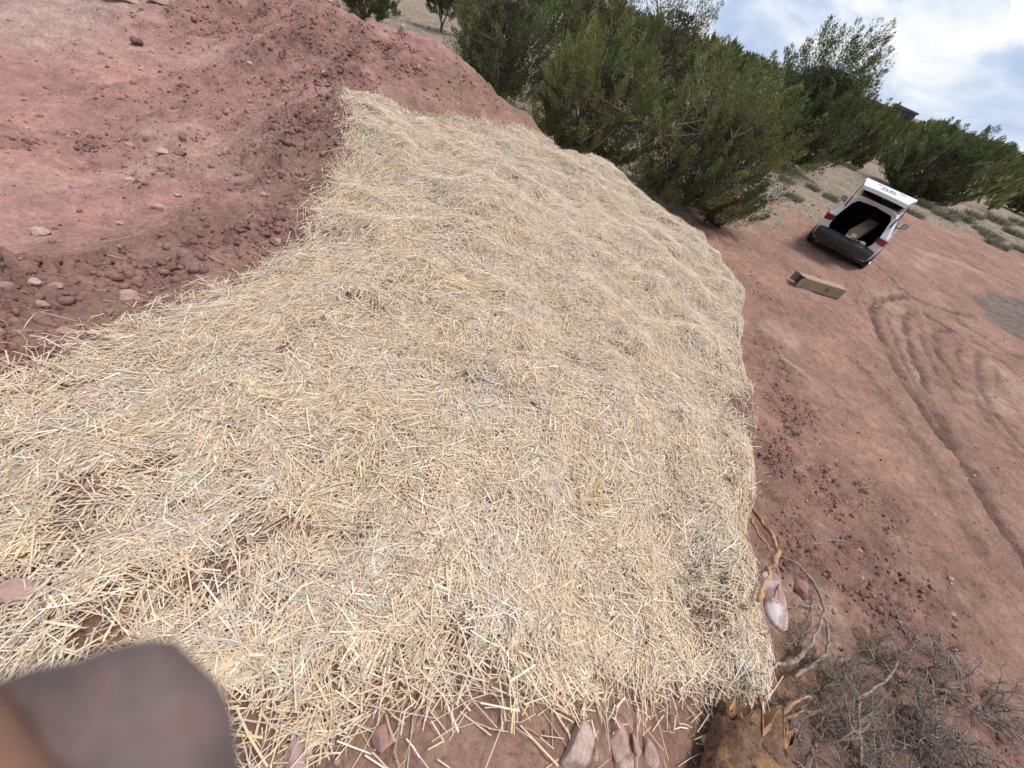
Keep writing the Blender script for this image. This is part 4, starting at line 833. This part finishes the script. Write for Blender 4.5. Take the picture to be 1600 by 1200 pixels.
# ------------------------------------------------------------------ broken stump with splintered end
def stump():
    A = above(1142, 1330, .19); B = above(1180, 1135, .19); ax = unit(B-A); t = empty('broken_stump', tuple(hit(1180, 1200)), 0, label='broken juniper stump with torn orange wood at the bottom edge', category='stump'); o_ = np.array(t.location)
    e1 = unit(np.cross(ax, [0, 0, 1.])); e2 = np.cross(e1, ax); n = 40; rings = 22; rng = np.random.default_rng(5)
    jag = .05*rng.normal(size=n); jag = (jag+np.roll(jag, 1))*.7; V = []; L_ = np.linalg.norm(B-A); R0 = .115
    for i in range(rings):
        f = i/(rings-1)
        for k in range(n):
            a = 2*math.pi*k/n; rr = R0*(1+.10*math.sin(2*a+1.)+.06*math.sin(5*a+f*3)+.035*math.sin(11*a+1.5*math.sin(f*5))+.02*rng.normal()); rr *= (1.15-.2*f)
            ex = jag[k]*max(0, (f-.75)/.25)**1.5; V.append(A+ax*(f*L_+ex)+(e1*math.cos(a)+e2*math.sin(a))*rr-o_)
    F = [(i*n+k, i*n+(k+1) % n, (i+1)*n+(k+1) % n, (i+1)*n+k) for i in range(rings-1) for k in range(n)]
    new_obj('trunk', mesh_np('trunk', V, F, M_bark2, True), t)
    V = []; F = []                                               # torn end: rough cone of fibres
    for i in range(7):
        f = i/6
        for k in range(n):
            a = 2*math.pi*k/n; rr = R0*.97*(1-f)**.8*(1+.14*rng.normal()*(f > 0)); V.append(B+ax*(jag[k]*(1-f)-.012+.05*math.sin(f*2.4)*rng.uniform(.3, 1.3))+(e1*math.cos(a)+e2*math.sin(a))*rr-o_)
    F = [(i*n+k, i*n+(k+1) % n, (i+1)*n+(k+1) % n, (i+1)*n+k) for i in range(6) for k in range(n)]; new_obj('torn_end', mesh_np('torn_end', V, F, M_orange, False), t)
    def sp(pts, r0, r1):
        mb = MB(); q = path(pts, 9, .004); mb.tube(q, np.linspace(r0, r1, 9)*(1+.22*RNG.normal(size=9)), 5); mb.v = [tuple(np.array(v)-o_) for v in mb.v]; mb.build('splinter', M_orange, t)
    sp([(1215,1128,.24),(1228,1108,.28),(1242,1096,.29),(1256,1090,.28),(1266,1088,.27)], .016, .007); sp([(1222,1130,.22),(1240,1120,.25),(1258,1113,.25),(1274,1112,.24),(1287,1109,.23)], .017, .006)
    for p0, p1, r0, r1 in [((1190,1200,.20),(1206,1130,.22),.055,.022),((1205,1190,.19),(1228,1128,.21),.050,.018),((1218,1180,.17),(1242,1136,.19),.042,.014),((1180,1170,.20),(1184,1122,.21),.030,.008),((1200,1160,.22),(1218,1118,.24),.030,.010),((1215,1215,.19),(1236,1160,.20),.045,.020),((1196,1150,.23),(1197,1118,.24),.022,.005),((1228,1170,.17),(1247,1128,.19),.026,.008)]:
        q0, q1 = above(*p0), above(*p1); mb = MB(); n_ = 9; ts = np.linspace(0, 1, n_); pts = q0+(q1-q0)*ts[:, None]+rng.normal(0, .006, (n_, 3)); mb.tube(pts-o_, (r0+(r1-r0)*ts**1.3)*(1+.16*rng.normal(size=n_)), 7); v = np.array(mb.v); mb.v = [tuple(q) for q in v+rng.normal(0, .005, v.shape)]; mb.build('splinter', M_orange, t)
    for k in range(16):                                           # torn fibres round the broken end
        a = rng.uniform(0, 2*math.pi); rr = R0*rng.uniform(.5, 1.0); st_ = B+(e1*math.cos(a)+e2*math.sin(a))*rr-ax*rng.uniform(.03, .1); ln_ = rng.uniform(.05, .12)
        d = unit(ax+.25*rng.normal(size=3)); w = rng.uniform(.006, .014); pts = [st_-o_, st_+d*ln_*.5+rng.normal(0, .005, 3)-o_, st_+d*ln_+rng.normal(0, .008, 3)-o_]
        mb = MB(); mb.tube(pts, [w, w*.8, .002], 4); mb.build('splinter', M_orange, t)
stump()

# ------------------------------------------------------------------ dead shrubs piled at the lower right
def dead_shrub(px, py, size, n, seed, label, mt=None, lean=(0, 0), rz=0):
    rng = np.random.default_rng(seed); q = hit(px, py); t = empty('dead_shrub', (q[0], q[1], gz(q[0], q[1])-.02), 0, label=label, category='shrub'); parts = {'limb': MB(), 'twigs': MB()}
    def grow(p, d, L_, r, depth):
        k = 5; pts = [p]; dd = d
        for i in range(k): dd = unit(dd+rng.normal(0, .22, 3)+np.array([0, 0, .02])); pts.append(pts[-1]+dd*L_/k)
        pts = pts if depth < 2 else [pts[0], pts[2], pts[5]]
        parts['limb' if depth == 0 else 'twigs'].tube(pts, np.linspace(r, r*.55, len(pts)), 5 if depth == 0 else 3, False)
        if depth < 3:
            for _ in range(rng.integers(3, 6)):
                i = rng.integers(1, len(pts)); grow(pts[i], unit(dd+rng.normal(0, .75, 3)), L_*rng.uniform(.45, .72), r*.52, depth+1)
    for _ in range(n):
        a = rng.uniform(0, 6.28); d = unit(np.array([math.cos(a)*.8+lean[0], math.sin(a)*.8+lean[1], rng.uniform(.25, .9)])); grow(np.array([rng.normal(0, .10), rng.normal(0, .10), .0]), d, size*rng.uniform(.45, .7), size*.024, 0)
    parts['limb'].build('limb', mt or M_grey, t, True); tw = parts['twigs'].build('twigs', M_dgrey, t, True); tw['kind'] = 'stuff'
    return t
dead_shrub(1325,1160,.58,12,1,'dead grey shrub right of the stump, with a tall pale limb')
dead_shrub(1420,1145,.62,13,2,'dark tangled dead shrub in the middle of the twig pile',M_dgrey)
dead_shrub(1520,1095,.52,11,3,'dead shrub farthest right of the twig pile',M_dgrey)
dead_shrub(1285,1075,.50,12,4,'dead shrub with grey twigs just below the curved branch')
dead_shrub(1375,1045,.52,12,5,'upper dead shrub of the pile, against bare dirt')
dead_shrub(1255,1170,.48,12,6,'dead shrub tucked against the right side of the stump',M_dgrey)
dead_shrub(1360,1215,.60,12,7,'dead shrub cut by the bottom edge in the pile')
dead_shrub(1470,1205,.58,12,8,'dead shrub cut by the bottom edge near the right corner')
dead_shrub(1460,1065,.48,10,9,'loose dead shrub at the upper right of the pile')
branch('pale_limb', 'tall pale grey limb standing in the dead shrub pile', M_grey, [(1345,1225,.15),(1344,1160,.35),(1342,1110,.42),(1346,1088,.44),(1375,1072,.42),(1397,1050,.4),(1402,1030,.38)], .016, .008, [([(1343,1110,.42),(1330,1060,.4),(1322,1030,.36)], .008, .004), ([(1342,1130,.4),(1372,1105,.38)], .007, .004), ([(1344,1090,.42),(1320,1050,.4),(1310,1020,.3)], .007, .003)])
def sprig(px, py, n, r, seed, label, tint=1., lift=0.0, flat=.45):
    rng = np.random.default_rng(seed); q = hit(px, py); VV, FF, CC = [], [], []; off = 0
    for k in range(n):
        a = rng.uniform(0, 6.28); rr = r*math.sqrt(rng.uniform(0, 1)); base = np.array([rr*math.cos(a), rr*math.sin(a), rng.uniform(0, r*flat)]); d = unit(np.array([math.cos(a), math.sin(a), .6])+rng.normal(0, .5, 3))
        v, f, c = plume_leaves(base, d, r*.55, r*.14, 46, .018, .0036, tint*rng.uniform(.7, 1.3)*np.array([1, 1, 1.]), rng); VV.append(v); FF.append(f+off); CC.append(c); off += len(v)
    o = new_obj('juniper_sprig', mesh_np('juniper_sprig', np.concatenate(VV), np.concatenate(FF), M_leaf, False, np.concatenate(CC)), label=label, category='sprig', group='cut juniper sprigs'); o.location = (q[0], q[1], gz(q[0], q[1])+lift-(.035 if px < 1150 else 0))
OL = np.array([1.9, 1.6, 2.0])
sprig(1108,930,36,.13,1,'dark green juniper sprig under the straw left of the speckled stone'); sprig(1128,1062,26,.11,2,'green juniper sprig under the straw above the stump'); sprig(1110,1108,34,.13,3,'olive sprig at the lower right corner of the straw',np.array([1.5,1.3,1.4]))
sprig(1255,1058,40,.15,4,'yellowish dry sprig between the curved branch and the stump',OL); sprig(1215,1075,34,.13,5,'dull green sprig just above the splintered wood',np.array([1.2,1.1,1.3])); sprig(1355,1010,34,.15,6,'pale dry sprig behind the dead shrubs',OL); sprig(1190,770,24,.13,7,'sparse sprig on the bank below the split stick',np.array([1.6,1.3,1.6])); sprig(1236,1000,30,.13,8,'dull sprig inside the curved branch',np.array([1.4,1.2,1.4]))
sprig(930,626,16,.06,9,'tiny dark green sprig showing in the middle of the straw',np.array([.8,.9,1.])); sprig(1340,765,22,.07,10,'small grey-green weed on the loose bank',OL); sprig(1228,678,22,.08,11,'small dark weed below the straw notch',np.array([1.2,1.,1.2])); sprig(1300,760,16,.06,12,'faint weed left of the grey-green weed',OL)
# straws that strayed off the blanket
def stray():
    pts = scatter(520, -3, 4.5, -.6, 7, lambda x, y: np.exp(-((poly_dist(x, y, STRAW)/.28)**2))*no_straw(x, y)); g0 = atz(1215, 552, .05); g1 = atz(1270, 592, .05)
    line = g0[:2]+(g1-g0)[:2]*RNG.uniform(0, 1, (260, 1))+RNG.normal(0, .05, (260, 2)); far = scatter(160, -5.5, -2, 0, 6, lambda x, y: no_straw(x, y)*.5)
    q = np.r_[pts, line, far]; n = len(q); th = RNG.uniform(0, 6.28, n); th[520:780] = math.atan2((g1-g0)[1], (g1-g0)[0])+RNG.normal(0, .5, 260); Ln = np.clip(RNG.lognormal(np.log(.08), .4, n), .03, .22)
    dx, dy = np.cos(th), np.sin(th); za = hz(q[:, 0]-dx*Ln/2, q[:, 1]-dy*Ln/2); zb = hz(q[:, 0]+dx*Ln/2, q[:, 1]+dy*Ln/2); D = unit(np.c_[dx, dy, (zb-za)/Ln]); z = np.maximum(hz(q[:, 0], q[:, 1]), (za+zb)/2)+.008
    v, f, c = straw_mesh(np.c_[q, z], D, Ln, np.full(n, .0042), straw_cols(n, np.zeros(n)), RNG.normal(0, .03, (n, 2)))
    new_obj('stray_straw', mesh_np('stray_straw', v, f, M_straw, True, c), label='single stray straws on the dirt around the blanket', category='straw', kind='stuff')
stray()

# ------------------------------------------------------------------ gloved fingertip just under the lens
def glove():
    M_gl = mat('glove_leather', (.150, .108, .103), .85, noise=[(45, .3), (160, .15)], patch=[(90, .52, .66, (.165, .10, .092))], bump=[(400, .001, 4)]); M_tan = mat('tan_leather', (.22, .115, .08), .8, noise=[(80, .15)])
    def cp(px, py, dep): return CAM+FWD*dep+RIGHT*(px-800)/FPX*dep+UP*(600-py)/FPX*dep
    dep = .075; t = empty('work_glove', tuple(cp(180, 1250, dep)), 0, label='blurred brown work glove fingertip poking into the bottom left corner', category='glove'); o_ = np.array(t.location)
    def finger(P, ws, ts, n=36, p=2.6):
        V = []; k = len(P)
        for i, q in enumerate(P):
            ax = unit(np.array(P[min(i+1, k-1)])-np.array(P[max(i-1, 0)])); s_ = unit(np.cross(ax, FWD)); u_ = np.cross(s_, ax)
            for j in range(n):
                a = 2*math.pi*j/n; c, s2 = math.cos(a), math.sin(a); V.append(q+s_*ws[i]*np.sign(c)*abs(c)**(2/p)+u_*ts[i]*np.sign(s2)*abs(s2)**(2/p)-o_)
        F = [(i*n+j, i*n+(j+1) % n, (i+1)*n+(j+1) % n, (i+1)*n+j) for i in range(k-1) for j in range(n)]; F2 = [tuple(range(n))]
        return V, F
    px = dep/FPX; hw = 222*px
    t_ = np.r_[0, .03, .08, .15, .25, .4, .6, .8, 1.0]; ys = 1032+t_*430; prof = np.array([.05, .52, .70, .81, .89, .95, 1.0, 1.02, 1.03])
    xs = np.array([165,158,152,147,143,140,138,137,136]); P = [cp(x, y, dep+.004*(1-pr)) for x, y, pr in zip(xs, ys, prof)]
    V, F = finger(P, hw*prof, .013*prof); new_obj('finger', mesh_np('finger', V, F, M_gl, True), t)
    d2 = .058; r2 = .011; c2 = r2*FPX/d2; nrm = np.array([-.79, .62]); P2 = []
    for f in np.linspace(-.4, 1.6, 9): c = np.array([0, 1108])+np.array([75, 95])*f+nrm*c2*1.55; P2.append(cp(c[0], c[1], d2))
    V, F = finger(P2, np.full(9, r2), np.full(9, r2*.9), p=2.2); new_obj('thumb', mesh_np('thumb', V, F, M_tan, True), t)
    hand = smooth_path([cp(165, 1400, dep), cp(120, 1600, .085), cp(0, 1900, .10), cp(-200, 2400, .13)], 12); V, F = finger(list(hand), np.linspace(.022, .048, 12), np.linspace(.014, .026, 12)); new_obj('palm', mesh_np('palm', V, F, M_gl, True), t)
glove()
